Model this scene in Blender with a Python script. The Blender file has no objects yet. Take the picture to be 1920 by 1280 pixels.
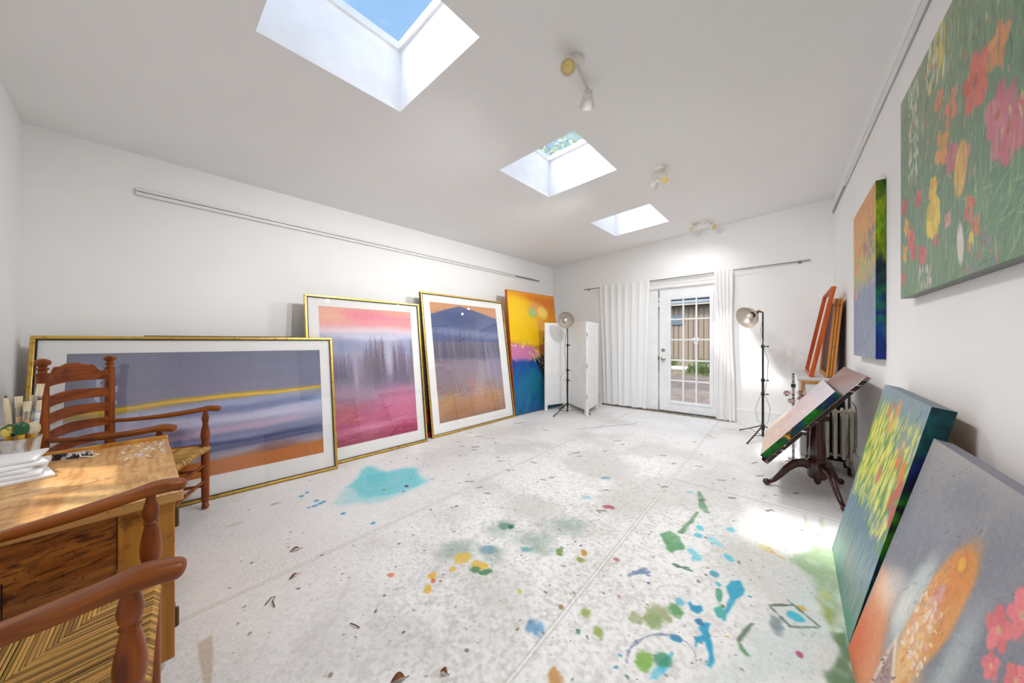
import bpy, math, random
import numpy as np
from mathutils import Vector, Matrix
R = math.radians
SC = bpy.context.scene
COL = SC.collection
rnd = random.Random(7)

# ------------------------------------------------------------------ room numbers (metres)
XL, XR, YF, YB = -3.68, .483, 5.65, -.48
CAMH = 1.17
FPX, YAW = 597.0, R(40.4)
SN, CS = math.sin(YAW), math.cos(YAW)

def ceil_z(x, y):
    a = (x-XL)/(XR-XL); b = (y-YB)/(YF-YB)
    n = 2.56+.10*a; f = 2.716+.258*a
    return n+(f-n)*b

def fl(u, v, z=0.0):
    """floor (or table) point measured from the photograph"""
    l = (u-960)/FPX; t = -(v-640)/FPX; k = (z-CAMH)/t
    return ((CS*l-SN)*k, (SN*l+CS)*k)

# ------------------------------------------------------------------ mesh builder
class MB:
    def __init__(s): s.v = []; s.f = []
    def add(s, vs, fs):
        b = len(s.v); s.v += [tuple(p) for p in vs]; s.f += [tuple(b+i for i in f) for f in fs]; return s
    def box(s, c, d, M=None):
        hx, hy, hz = d[0]/2, d[1]/2, d[2]/2
        vs = [Vector((x, y, z)) for z in (-hz, hz) for y in (-hy, hy) for x in (-hx, hx)]
        if M is not None: vs = [M @ q for q in vs]
        c = Vector(c); vs = [q+c for q in vs]
        return s.add(vs, [(0,2,3,1), (4,5,7,6), (0,1,5,4), (2,6,7,3), (0,4,6,2), (1,3,7,5)])
    def b2(s, lo, hi):
        return s.box([(lo[i]+hi[i])/2 for i in range(3)], [hi[i]-lo[i] for i in range(3)])
    def lathe(s, p0, ax, prof, n=20, close=True):
        """prof: list of (t, r) along axis from p0"""
        p0 = Vector(p0); ax = Vector(ax).normalized()
        e1 = ax.orthogonal().normalized(); e2 = ax.cross(e1)
        vs = []; fs = []; m = len(prof)
        for t, r in prof:
            for k in range(n):
                a = 2*math.pi*k/n
                vs.append(p0+ax*t+(e1*math.cos(a)+e2*math.sin(a))*max(r, 1e-5))
        for i in range(m-1):
            for k in range(n):
                k2 = (k+1) % n
                fs.append((i*n+k, i*n+k2, (i+1)*n+k2, (i+1)*n+k))
        if close:
            fs.append(tuple(range(n-1, -1, -1))); fs.append(tuple((m-1)*n+k for k in range(n)))
        return s.add(vs, fs)
    def cyl(s, p0, p1, r0, r1=None, n=16):
        p0 = Vector(p0); p1 = Vector(p1); L = (p1-p0).length
        return s.lathe(p0, p1-p0, [(0, r0), (L, r0 if r1 is None else r1)], n)
    def sweep(s, pts, wh, up=(0,0,1), n=12, p=2.6):
        """superellipse section swept along pts; wh list of (halfwidth, halfheight)"""
        pts = [Vector(q) for q in pts]; m = len(pts); up = Vector(up); vs = []; fs = []
        for i, q in enumerate(pts):
            t = (pts[min(i+1, m-1)]-pts[max(i-1, 0)]).normalized()
            sd = t.cross(up)
            if sd.length < 1e-4: sd = t.orthogonal()
            sd.normalize(); u2 = sd.cross(t)
            w, h = wh[i]
            for k in range(n):
                a = 2*math.pi*(k+.5)/n; ca, sa = math.cos(a), math.sin(a)
                vs.append(q+sd*w*math.copysign(abs(ca)**(2/p), ca)+u2*h*math.copysign(abs(sa)**(2/p), sa))
        for i in range(m-1):
            for k in range(n):
                k2 = (k+1) % n
                fs.append((i*n+k, i*n+k2, (i+1)*n+k2, (i+1)*n+k))
        fs.append(tuple(range(n-1, -1, -1))); fs.append(tuple((m-1)*n+k for k in range(n)))
        return s.add(vs, fs)
    def tube(s, pts, r, n=8):
        rr = r if isinstance(r, (list, tuple)) else [r]*len(pts)
        return s.sweep(pts, [(q, q) for q in rr], up=(.13, .31, .94), n=n, p=2)
    def prism(s, poly, o, ex, ey, depth):
        """polygon (2D list) extruded along ex x ey by depth"""
        o = Vector(o); ex = Vector(ex); ey = Vector(ey); nn = ex.cross(ey).normalized()*depth
        m = len(poly); a = [o+ex*x+ey*y for x, y in poly]
        vs = a+[q+nn for q in a]
        fs = [tuple(range(m-1, -1, -1)), tuple(range(m, 2*m))]
        for i in range(m):
            j = (i+1) % m; fs.append((i, j, m+j, m+i))
        return s.add(vs, fs)
    def ball(s, c, r, sc=(1,1,1), n=14):
        c = Vector(c); vs = []; fs = []; m = n//2
        for i in range(m+1):
            th = math.pi*i/m
            for k in range(n):
                ph = 2*math.pi*k/n
                vs.append(c+Vector((r*sc[0]*math.sin(th)*math.cos(ph), r*sc[1]*math.sin(th)*math.sin(ph), r*sc[2]*math.cos(th))))
        for i in range(m):
            for k in range(n):
                k2 = (k+1) % n
                fs.append((i*n+k, (i+1)*n+k, (i+1)*n+k2, i*n+k2))
        return s.add(vs, fs)
    def build(s, name, m, parent=None, smooth=True, bevel=0, label=None, off=(0,0,0), ang=35, seg=2):
        me = bpy.data.meshes.new(name)
        o3 = off
        me.from_pydata([(x-o3[0], y-o3[1], z-o3[2]) for x, y, z in s.v], [], s.f)
        me.validate(); me.update()
        if smooth:
            me.shade_smooth()
            try: me.set_sharp_from_angle(angle=R(ang))
            except Exception: pass
        o = bpy.data.objects.new(name, me); COL.objects.link(o)
        me.materials.append(m)
        if parent is not None: o.parent = parent
        if bevel:
            b = o.modifiers.new('bevel', 'BEVEL'); b.width = bevel; b.segments = seg; b.limit_method = 'ANGLE'; b.angle_limit = R(40)
        if label: o['label'] = label
        return o

def tag(o, label, cat, group=None, kind=None):
    if label: o['label'] = label
    if cat: o['category'] = cat
    if group: o['group'] = group
    if kind: o['kind'] = kind
    return o
def thing(name, label, cat, loc=(0,0,0), rz=0, group=None, M=None):
    o = bpy.data.objects.new(name, None); COL.objects.link(o); o.empty_display_size = .05
    if M is not None: o.matrix_world = M
    else: o.location = loc; o.rotation_euler = (0, 0, rz)
    return tag(o, label, cat, group)
def solo(mb, name, m, label, cat, base, group=None, **k):
    o = mb.build(name, m, off=base, **k); o.location = base
    return tag(o, label, cat, group)
def struct(mb, name, m, **k):
    o = mb.build(name, m, **k)
    if o.parent is None: o['kind'] = 'structure'
    return o
def children(o): return [c for c in bpy.data.objects if c.parent == o]
def copy_tree(o, parent=None):
    c = o.copy(); COL.objects.link(c); c.parent = parent
    for ch in children(o): copy_tree(ch, c)
    return c

# ------------------------------------------------------------------ materials
def lin1(c):
    c = c/255.0
    return c/12.92 if c <= .04045 else ((c+.055)/1.055)**2.4
def lin(c): return tuple(lin1(x) for x in c)
def to_lin(a):
    a = np.clip(a, 0, 255)/255.0
    return np.where(a <= .04045, a/12.92, ((a+.055)/1.055)**2.4)

def newmat(name):
    m = bpy.data.materials.new(name); m.use_nodes = True
    nt = m.node_tree; b = nt.nodes['Principled BSDF']
    return m, nt, b
def mat(name, c, rough=.5, metal=0, spec=.5, c2=None, scale=(8,8,8), detail=4, bump=0, bscale=60, lo=.35, hi=.65, sheen=0, trans=0):
    m, nt, b = newmat(name); L = nt.links; N = nt.nodes
    b.inputs['Roughness'].default_value = rough; b.inputs['Metallic'].default_value = metal
    b.inputs['Specular IOR Level'].default_value = spec
    tc = N.new('ShaderNodeTexCoord')
    mp = N.new('ShaderNodeMapping'); mp.inputs['Scale'].default_value = scale
    L.new(tc.outputs['Object'], mp.inputs['Vector'])
    nz = N.new('ShaderNodeTexNoise'); nz.inputs['Scale'].default_value = 1; nz.inputs['Detail'].default_value = detail
    L.new(mp.outputs['Vector'], nz.inputs['Vector'])
    rp = N.new('ShaderNodeValToRGB'); rp.color_ramp.elements[0].position = lo; rp.color_ramp.elements[1].position = hi
    if c2 is None: c2 = tuple(x*.975 for x in c)
    rp.color_ramp.elements[0].color = (*lin(c2), 1); rp.color_ramp.elements[1].color = (*lin(c), 1)
    L.new(nz.outputs['Fac'], rp.inputs['Fac']); L.new(rp.outputs['Color'], b.inputs['Base Color'])
    if bump:
        n2 = N.new('ShaderNodeTexNoise'); n2.inputs['Scale'].default_value = bscale; n2.inputs['Detail'].default_value = 5
        L.new(tc.outputs['Object'], n2.inputs['Vector'])
        bp = N.new('ShaderNodeBump'); bp.inputs['Strength'].default_value = bump; bp.inputs['Distance'].default_value = .004
        L.new(n2.outputs['Fac'], bp.inputs['Height']); L.new(bp.outputs['Normal'], b.inputs['Normal'])
    return m
def colmat(name, rough=.5, spec=.3, bump=.3, bscale=(90,90,90)):
    """colour read from the mesh's own painted colour attribute, with brush relief"""
    m, nt, b = newmat(name); L = nt.links; N = nt.nodes
    at = N.new('ShaderNodeAttribute'); at.attribute_name = 'Col'
    L.new(at.outputs['Color'], b.inputs['Base Color'])
    b.inputs['Roughness'].default_value = rough; b.inputs['Specular IOR Level'].default_value = spec
    if bump:
        tc = N.new('ShaderNodeTexCoord'); mp = N.new('ShaderNodeMapping'); mp.inputs['Scale'].default_value = bscale
        nz = N.new('ShaderNodeTexNoise'); nz.inputs['Scale'].default_value = 1; nz.inputs['Detail'].default_value = 4
        bp = N.new('ShaderNodeBump'); bp.inputs['Strength'].default_value = bump; bp.inputs['Distance'].default_value = .003
        L.new(tc.outputs['Object'], mp.inputs['Vector']); L.new(mp.outputs['Vector'], nz.inputs['Vector'])
        L.new(nz.outputs['Fac'], bp.inputs['Height']); L.new(bp.outputs['Normal'], b.inputs['Normal'])
    return m
def glassmat(name, tint=(1,1,1), ior=1.5, rough=0.0):
    m, nt, b = newmat(name); N = nt.nodes; L = nt.links
    N.remove(b); out = N['Material Output']
    t = N.new('ShaderNodeBsdfTransparent'); t.inputs['Color'].default_value = (*tint, 1)
    g = N.new('ShaderNodeBsdfGlossy'); g.inputs['Roughness'].default_value = rough
    f = N.new('ShaderNodeFresnel'); ge = N.new('ShaderNodeNewGeometry')
    mr = N.new('ShaderNodeMapRange'); mr.inputs['To Min'].default_value = ior; mr.inputs['To Max'].default_value = 1/ior   # thin pane: same reflectance from both sides
    L.new(ge.outputs['Backfacing'], mr.inputs['Value']); L.new(mr.outputs['Result'], f.inputs['IOR'])
    mx = N.new('ShaderNodeMixShader')
    L.new(f.outputs['Fac'], mx.inputs['Fac']); L.new(t.outputs['BSDF'], mx.inputs[1]); L.new(g.outputs['BSDF'], mx.inputs[2])
    L.new(mx.outputs['Shader'], out.inputs['Surface'])
    return m
def woodmat(name, c, c2, dark, axis=1, rough=.4, grain=26, spec=.4, wear=0.0, bump=.15):
    """stained timber: long grain streaks along an object axis, with dents of older finish"""
    m, nt, b = newmat(name); L = nt.links; N = nt.nodes
    tc = N.new('ShaderNodeTexCoord'); mp = N.new('ShaderNodeMapping')
    sc = [grain]*3; sc[axis] = grain*.07; mp.inputs['Scale'].default_value = sc
    L.new(tc.outputs['Object'], mp.inputs['Vector'])
    nz = N.new('ShaderNodeTexNoise'); nz.inputs['Scale'].default_value = 1.6; nz.inputs['Detail'].default_value = 6; nz.inputs['Distortion'].default_value = .6
    L.new(mp.outputs['Vector'], nz.inputs['Vector'])
    rp = N.new('ShaderNodeValToRGB'); e = rp.color_ramp.elements
    e[0].position = .33; e[0].color = (*lin(c2), 1); e[1].position = .62; e[1].color = (*lin(c), 1)
    L.new(nz.outputs['Fac'], rp.inputs['Fac'])
    n2 = N.new('ShaderNodeTexNoise'); n2.inputs['Scale'].default_value = 7; n2.inputs['Detail'].default_value = 8; n2.inputs['Roughness'].default_value = .7
    L.new(tc.outputs['Object'], n2.inputs['Vector'])
    r2 = N.new('ShaderNodeValToRGB'); r2.color_ramp.elements[0].position = .60-wear*.08; r2.color_ramp.elements[1].position = .72-wear*.05
    L.new(n2.outputs['Fac'], r2.inputs['Fac'])
    mx = N.new('ShaderNodeMix'); mx.data_type = 'RGBA'
    L.new(r2.outputs['Color'], mx.inputs[0]); L.new(rp.outputs['Color'], mx.inputs[6]); mx.inputs[7].default_value = (*lin(dark), 1)
    L.new(mx.outputs[2], b.inputs['Base Color'])
    b.inputs['Roughness'].default_value = rough; b.inputs['Specular IOR Level'].default_value = spec
    bp = N.new('ShaderNodeBump'); bp.inputs['Strength'].default_value = bump; bp.inputs['Distance'].default_value = .002
    L.new(nz.outputs['Fac'], bp.inputs['Height']); L.new(bp.outputs['Normal'], b.inputs['Normal'])
    return m

M = {}
M['wall'] = mat('white wall paint', (245,245,244), .75, spec=.2, c2=(243,243,242), scale=(3,3,3), bump=.06, bscale=120)
M['ceil'] = mat('ceiling paint', (243,242,241), .8, spec=.2, c2=(241,240,239), scale=(2,2,2), bump=.05, bscale=90)
M['shaft'] = mat('skylight shaft paint', (248,248,250), .8, spec=.2)
M['trim'] = mat('gloss white trim', (240,240,238), .35, spec=.5, c2=(236,236,234))
M['door'] = mat('door white', (240,241,242), .3, spec=.5)
M['glass'] = glassmat('window glass', (1,1,1), 1.25)
M['picglass'] = glassmat('picture glass', (1,1,1), 1.9)
M['gold'] = mat('worn gilt', (214,176,84), .32, metal=.75, c2=(150,104,40), scale=(26,26,26), detail=8, lo=.28, hi=.46, bump=.2)
M['mat'] = mat('white mat board', (240,239,237), .8, spec=.1, c2=(238,237,235))
M['black'] = mat('black frame side', (28,22,22), .5)
M['backing'] = mat('picture backing', (120,92,66), .8)
M['chair'] = woodmat('chair maple stain', (150,76,22), (102,46,12), (58,22,8), 2, .34, 24, .3)
M['arm'] = woodmat('arm maple stain', (154,84,26), (108,52,14), (66,28,10), 1, .34, 22, .3, .2)
M['slat'] = woodmat('slat maple stain', (146,72,22), (98,44,12), (58,22,8), 0, .34, 24, .3)
M['rush'] = mat('woven rush', (212,168,98), .75, spec=.2, c2=(164,114,54), scale=(120,120,120), detail=4, lo=.36, hi=.6)
M['rushdark'] = mat('shaded rush core', (110,66,26), .85, spec=.1)  # dark tone puts the shade between the cords into the colour
M['desktop'] = woodmat('desk top pine', (214,166,100), (182,126,64), (150,98,50), 1, .45, 14, .4, .0)
M['desk'] = woodmat('desk old pine', (178,112,40), (140,78,24), (60,30,14), 1, .4, 12, .4, .9)
M['desk2'] = woodmat('desk honey pine', (208,150,62), (176,112,40), (70,40,18), 2, .4, 12, .4, .6)
M['brass'] = mat('dark brass', (104,82,50), .45, metal=.8)
M['blackmetal'] = mat('black enamel', (24,24,25), .4, spec=.5)
M['chrome'] = mat('satin nickel', (190,186,178), .25, metal=1)
M['shade'] = mat('brushed aluminium bowl', (214,204,194), .38, metal=.45, c2=(196,186,176), scale=(4,4,60))
M['bulb'] = mat('frosted bulb', (236,232,224), .3, spec=.6)
M['orangewood'] = mat('orange wood grip', (196,128,60), .5)
M['screen'] = mat('white lacquer', (243,243,242), .4, spec=.4)
M['mahog'] = woodmat('dark mahogany', (72,32,24), (44,16,14), (24,8,8), 2, .22, 18, .6)
M['tabletop'] = woodmat('mahogany table leaf', (134,104,98), (108,80,76), (70,44,44), 0, .16, 30, .8)  # base lightened to hold the mauve sheen on dark wood
M['paintedge'] = mat('paint smeared dark edge', (30,14,16), .35, c2=(232,232,236), scale=(14,30,60), detail=6, lo=.30, hi=.40)
M['redwood'] = woodmat('orange stained timber', (206,98,36), (164,60,18), (110,34,12), 1, .4, 20, .4)
M['pine'] = woodmat('pine stretcher', (214,150,74), (180,110,44), (120,60,24), 1, .5, 20, .3)
M['canvasback'] = mat('dark canvas back', (92,36,24), .8, c2=(70,24,18))
M['cream'] = mat('cream radiator enamel', (232,226,208), .35, c2=(206,180,130), scale=(9,9,5), lo=.24, hi=.42)
M['dark'] = mat('dark crack and shade tone', (26,22,20), .8)  # shared by the desk crack and the cabinet's painted shade
M['rubber'] = mat('black rubber', (30,28,28), .6)
M['greyboard'] = mat('grey laminate', (206,204,200), .5)
M['plastic'] = mat('cloudy plastic cup', (206,202,196), .4, c2=(140,112,76), scale=(34,34,9), detail=4, lo=.40, hi=.58)
M['paper'] = mat('primed white board', (242,241,240), .6, c2=(232,231,230))
M['marble'] = mat('marbled pouch', (40,44,54), .4, c2=(214,214,216), scale=(60,60,60), lo=.42, hi=.5)
M['whitewire'] = mat('white wire', (238,232,222), .4)
M['bristle'] = mat('pale bristle', (226,216,190), .8, c2=(196,180,146), scale=(90,90,8))
M['brushw'] = mat('bare brush handle', (222,178,118), .5, c2=(236,226,206), scale=(20,20,20))
M['brushb'] = mat('blue grey brush handle', (120,146,170), .4, c2=(228,230,230), scale=(26,26,26))
M['brushr'] = mat('rusty brush handle', (190,88,44), .4, c2=(230,200,160), scale=(26,26,26))
M['green'] = mat('green handle', (14,104,62), .35, c2=(20,60,36), scale=(22,22,22))
M['greeny'] = mat('green and yellow handle', (226,200,90), .4, c2=(22,84,50), scale=(40,40,40), lo=.46, hi=.52)
M['yellow'] = mat('yellow ferrule', (224,172,40), .4)
M['leaf'] = mat('dry brown leaf', (142,92,44), .8, c2=(96,58,28), scale=(60,60,60))
M['twig'] = mat('dry twig', (96,66,40), .9)
M['pinkrag'] = mat('dusty pink paper flower', (206,176,170), .8, c2=(150,110,104), scale=(40,40,40))
M['silver'] = mat('perforated steel', (196,196,198), .35, metal=.8, c2=(40,40,42), scale=(2,2,80), lo=.44, hi=.5)
M['spot'] = mat('white spotlight enamel', (232,228,220), .4)
M['spotlens'] = mat('warm spotlight lens', (240,220,160), .3, c2=(236,206,120), scale=(60,60,60))
M['rail'] = mat('white rail', (236,236,234), .4)
M['railend'] = mat('grey aluminium rail', (150,150,150), .4, metal=.5)
M['slot'] = mat('dark rail slot', (140,140,140), .6)
M['rod'] = mat('grey curtain rod', (150,150,150), .4, metal=.6)
M['cable'] = mat('grey cable', (150,150,148), .5)
# translucent cotton
def curtainmat():
    m, nt, b = newmat('white cotton curtain'); N = nt.nodes; L = nt.links; out = N['Material Output']
    b.inputs['Base Color'].default_value = (*lin((252,252,251)), 1); b.inputs['Roughness'].default_value = .9; b.inputs['Specular IOR Level'].default_value = .1
    tr = N.new('ShaderNodeBsdfTranslucent'); tr.inputs['Color'].default_value = (*lin((250,250,249)), 1)
    mx = N.new('ShaderNodeMixShader'); mx.inputs['Fac'].default_value = .22
    tc = N.new('ShaderNodeTexCoord'); nz = N.new('ShaderNodeTexNoise'); nz.inputs['Scale'].default_value = 260
    bp = N.new('ShaderNodeBump'); bp.inputs['Strength'].default_value = .05; bp.inputs['Distance'].default_value = .002
    L.new(tc.outputs['Object'], nz.inputs['Vector']); L.new(nz.outputs['Fac'], bp.inputs['Height']); L.new(bp.outputs['Normal'], b.inputs['Normal'])
    L.new(b.outputs['BSDF'], mx.inputs[1]); L.new(tr.outputs['BSDF'], mx.inputs[2]); L.new(mx.outputs['Shader'], out.inputs['Surface'])
    return m
M['curtain'] = curtainmat()

# ------------------------------------------------------------------ procedural painter (numpy)
def hash2(ix, iy, seed):
    h = (ix.astype(np.int64)*374761393+iy.astype(np.int64)*668265263+seed*1442695041) & 0x7fffffff
    h = ((h ^ (h >> 13))*1274126177) & 0x7fffffff
    return ((h ^ (h >> 16)) & 0xffff)/65535.0
def vnoise(x, y, seed=0):
    ix = np.floor(x); iy = np.floor(y); fx = x-ix; fy = y-iy
    fx = fx*fx*(3-2*fx); fy = fy*fy*(3-2*fy)
    a = hash2(ix, iy, seed); b = hash2(ix+1, iy, seed); c = hash2(ix, iy+1, seed); d = hash2(ix+1, iy+1, seed)
    return (a*(1-fx)+b*fx)*(1-fy)+(c*(1-fx)+d*fx)*fy
def fbm(x, y, seed=0, o=4):
    s = 0; a = .5; t = 0
    for k in range(o):
        s = s+a*vnoise(x*2**k, y*2**k, seed+k*17); t += a; a *= .5
    return s/t
def sstep(a, b, x):
    t = np.clip((x-a)/(b-a+1e-9), 0, 1); return t*t*(3-2*t)

class Paint:
    def __init__(s, w, h, pw, ph, seed=1):
        s.w, s.h = w, h; s.asp = pw/ph; s.rng = np.random.RandomState(seed); s.seed = seed
        u = np.linspace(0, 1, w); v = np.linspace(0, 1, h)
        s.U, s.V = np.meshgrid(u, v); s.X = s.U*s.asp; s.Y = s.V
        s.a = np.zeros((h, w, 3)); s.s = seed*31
    def ns(s, sx, sy, o=4):
        s.s += 101; return fbm(s.X*sx+3.1, s.Y*sy+7.7, s.s, o)
    def grad(s, stops, wob=.05, sx=2, sy=2):
        v = s.V+(s.ns(sx, sy)-.5)*2*wob
        st = sorted(stops); xs = [q[0] for q in st]
        for k in range(3): s.a[..., k] = np.interp(v, xs, [q[1][k] for q in st])
        return s
    def mix(s, c, m):
        m = np.clip(m, 0, 1)[..., None]; s.a = s.a*(1-m)+np.array(c, float)*m; return s
    def blob(s, cx, cy, rx, ry, c, rot=0, soft=.3, wob=.2, fr=5, al=1):
        """cx,cy in 0..1; radii in units of picture height"""
        x = s.X-cx*s.asp; y = s.Y-cy; ca, sa = math.cos(R(rot)), math.sin(R(rot))
        p = (x*ca+y*sa)/rx; q = (-x*sa+y*ca)/ry
        d = np.sqrt(p*p+q*q)+(s.ns(fr, fr)-.5)*2*wob
        return s.mix(c, (1-sstep(1-soft, 1+soft*.5, d))*al)
    def poly(s, pts, c, soft=.004, wob=.0, fr=12, al=1):
        s.s += 7
        x = s.U+(s.ns(fr, fr)-.5)*2*wob; y = s.V+(s.ns(fr, fr)-.5)*2*wob
        d = np.full(x.shape, 1e9); ins = np.zeros(x.shape, bool); n = len(pts)
        for i in range(n):
            x0, y0 = pts[i]; x1, y1 = pts[(i+1) % n]
            dx, dy = x1-x0, y1-y0; t = np.clip(((x-x0)*dx+(y-y0)*dy)/(dx*dx+dy*dy+1e-12), 0, 1)
            d = np.minimum(d, np.hypot(x-x0-t*dx, y-y0-t*dy))
            cnd = ((y0 > y) != (y1 > y)) & (x < (x1-x0)*(y-y0)/(y1-y0+1e-12)+x0); ins ^= cnd
        sd = np.where(ins, d, -d)
        return s.mix(c, sstep(-soft, soft, sd)*al)
    def dabs(s, n, box, cols, L, W, ang=90, jit=15, al=.9, soft=.5):
        """brush dabs; box u0,v0,u1,v1; L,W half sizes in picture heights"""
        rg = s.rng; px = s.h
        for _ in range(n):
            u = rg.uniform(box[0], box[2]); v = rg.uniform(box[1], box[3])
            c = np.array(cols[rg.randint(len(cols))], float)+rg.uniform(-12, 12)
            l = L*rg.uniform(.5, 1.4); w = W*rg.uniform(.6, 1.4); t = R(ang+rg.uniform(-jit, jit))
            ca, sa = math.cos(t), math.sin(t)
            ex = abs(l*ca)+abs(w*sa); ey = abs(l*sa)+abs(w*ca)
            i0 = max(0, int((u*s.asp-ex)/s.asp*s.w)); i1 = min(s.w, int((u*s.asp+ex)/s.asp*s.w)+2)
            j0 = max(0, int((v-ey)*s.h)); j1 = min(s.h, int((v+ey)*s.h)+2)
            if i1 <= i0 or j1 <= j0: continue
            x = s.X[j0:j1, i0:i1]-u*s.asp; y = s.Y[j0:j1, i0:i1]-v
            d = np.hypot((x*ca+y*sa)/l, (-x*sa+y*ca)/w)
            m = ((1-sstep(1-soft, 1.05, d))*al)[..., None]
            s.a[j0:j1, i0:i1] = s.a[j0:j1, i0:i1]*(1-m)+np.clip(c, 0, 255)*m
        return s
    def flower(s, cx, cy, r, c, petals=6, core=None, sq=1.0, seed=0):
        for k in range(petals):
            a = 2*math.pi*k/petals+seed
            cc = np.array(c)+s.rng.uniform(-14, 14)
            s.blob(cx+math.cos(a)*r*.48/s.asp, cy+math.sin(a)*r*.48*sq, r*.58, r*.42, cc, math.degrees(a)+s.rng.uniform(-25,25), .3, .5, 8)
        if core is not None: s.blob(cx, cy, r*.22, r*.22, core, 0, .5, .2, 12)
        return s
    def grain(s, amp=6, sx=60, sy=60):
        s.a = np.clip(s.a+((s.ns(sx, sy, 3)-.5)*2*amp)[..., None], 0, 255); return s

def colour_grid(name, arr, P, m, parent=None, flip=False):
    """mesh grid with painted colours. P: (h,w,3) positions"""
    h, w = arr.shape[:2]
    me = bpy.data.meshes.new(name)
    nv = h*w; nf = (h-1)*(w-1)
    me.vertices.add(nv); me.vertices.foreach_set('co', np.ascontiguousarray(P.reshape(-1), dtype=np.float32))
    i = np.arange(h-1)[:, None]*w+np.arange(w-1)[None, :]
    q = np.stack([i, i+1, i+w+1, i+w], -1).reshape(-1, 4)
    if flip: q = q[:, ::-1]
    me.loops.add(nf*4); me.loops.foreach_set('vertex_index', np.ascontiguousarray(q.reshape(-1), dtype=np.int32))
    me.polygons.add(nf); me.polygons.foreach_set('loop_start', np.arange(0, nf*4, 4, dtype=np.int32))
    me.update(calc_edges=True); me.validate()
    at = me.color_attributes.new('Col', 'FLOAT_COLOR', 'POINT')
    c = np.ones((nv, 4), np.float32); c[:, :3] = to_lin(arr.reshape(-1, 3))
    at.data.foreach_set('color', c.reshape(-1))
    me.shade_smooth()
    o = bpy.data.objects.new(name, me); COL.objects.link(o); me.materials.append(m)
    if parent is not None: o.parent = parent
    return o
def plane_pts(w, h, W, H, x0=0, y0=0, z=0):
    u, v = np.meshgrid(np.linspace(0, 1, w), np.linspace(0, 1, h))
    return np.stack([x0+u*W, y0+v*H, np.full_like(u, z)], -1)
M['painting'] = colmat('oil paint on canvas', .42, .35, .35, (70,70,70))
M['print'] = colmat('pastel print', .6, .2, 0)
M['edgepaint'] = colmat('painted canvas edge', .5, .3, .2, (90,90,90))

def frame_of(BL, BR, TL):
    """matrix with x along the bottom edge, y up the picture, z out of its face"""
    BL = Vector(BL); ex = (Vector(BR)-BL).normalized(); ey = (Vector(TL)-BL).normalized(); ez = ex.cross(ey).normalized(); ey = ez.cross(ex)
    return Matrix(((ex.x, ey.x, ez.x, BL.x), (ex.y, ey.y, ez.y, BL.y), (ex.z, ey.z, ez.z, BL.z), (0,0,0,1)))

# __REST__
# ================================================================== ROOM SHELL
SKY = [(-1.893, -1.152, .36, 1.103), (-1.923, -1.172, 2.085, 2.87), (-1.965, -1.203, 3.93, 4.765)]
mb = MB()
ys = [YB]
for (xa, xb, ya, yb) in SKY: ys += [ya, yb]
ys.append(YF)
def cq(x0, x1, y0, y1):
    n = max(1, int((y1-y0)/.3))
    for k in range(n):
        a = y0+(y1-y0)*k/n; b = y0+(y1-y0)*(k+1)/n
        mb.add([(x0,a,ceil_z(x0,a)), (x0,b,ceil_z(x0,b)), (x1,b,ceil_z(x1,b)), (x1,a,ceil_z(x1,a))], [(0,1,2,3)])
for i in range(len(ys)-1):
    if i % 2 == 0: cq(XL, XR, ys[i], ys[i+1])
    else:
        xa, xb = SKY[i//2][:2]
        cq(XL, xa, ys[i], ys[i+1]); cq(xb, XR, ys[i], ys[i+1])
struct(mb, 'ceiling', M['ceil'])
for n, (xa, xb, ya, yb) in enumerate(SKY):
    w = thing('window_%d' % (n+1), None, None, ((xa+xb)/2, (ya+yb)/2, 0)); w['kind'] = 'structure'
    ox, oy = (xa+xb)/2, (ya+yb)/2
    H = .43; mb = MB()
    c = [(xa,ya), (xb,ya), (xb,yb), (xa,yb)]
    lo = [(x-ox, y-oy, ceil_z(x, y)) for x, y in c]; hi = [(x, y, z+H) for x, y, z in lo]
    mb.add(lo+hi, [(0,1,5,4), (1,2,6,5), (2,3,7,6), (3,0,4,7)])
    mb.build('shaft', M['shaft'], w, smooth=False)
    t = .022; mb = MB()
    ins = [(x+(t if x < 0 else -t), y+(t if y < 0 else -t), z-.005) for x, y, z in hi]
    ins0 = [(x, y, z-.045) for x, y, z in ins]; out0 = [(x, y, z-.045) for x, y, z in hi]
    mb.add(hi+ins+ins0+out0, [(0,1,5,4), (1,2,6,5), (2,3,7,6), (3,0,4,7), (4,5,9,8), (5,6,10,9), (6,7,11,10), (7,4,8,11), (8,9,13,12), (9,10,14,13), (10,11,15,14), (11,8,12,15)])
    mb.build('window_frame', M['trim'], w, smooth=False)
    mb = MB(); mb.add([(x, y, z-.012) for x, y, z in ins], [(0,1,2,3)])
    mb.build('pane', M['glass'], w, smooth=False)

def wall_poly(pts): return MB().add(pts, [tuple(range(len(pts)))])
struct(wall_poly([(XL,YB,0), (XL,YF,0), (XL,YF,ceil_z(XL,YF)), (XL,YB,ceil_z(XL,YB))]), 'wall_left', M['wall'], smooth=False)
struct(wall_poly([(XR,YF,0), (XR,YB,0), (XR,YB,ceil_z(XR,YB)), (XR,YF,ceil_z(XR,YF))]), 'wall_right', M['wall'], smooth=False)
# far wall with the double-door opening
DX0, DX1, DZ = -2.51, -.66, 2.05
mb = MB()
cf = lambda x: ceil_z(x, YF)
mb.add([(XL,YF,0), (DX0,YF,0), (DX0,YF,cf(DX0)), (XL,YF,cf(XL))], [(0,3,2,1)])
mb.add([(DX1,YF,0), (XR,YF,0), (XR,YF,cf(XR)), (DX1,YF,cf(DX1))], [(0,3,2,1)])
mb.add([(DX0,YF,DZ), (DX1,YF,DZ), (DX1,YF,cf(DX1)), (DX0,YF,cf(DX0))], [(0,3,2,1)])
struct(mb, 'wall_far', M['wall'], smooth=False)
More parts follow.
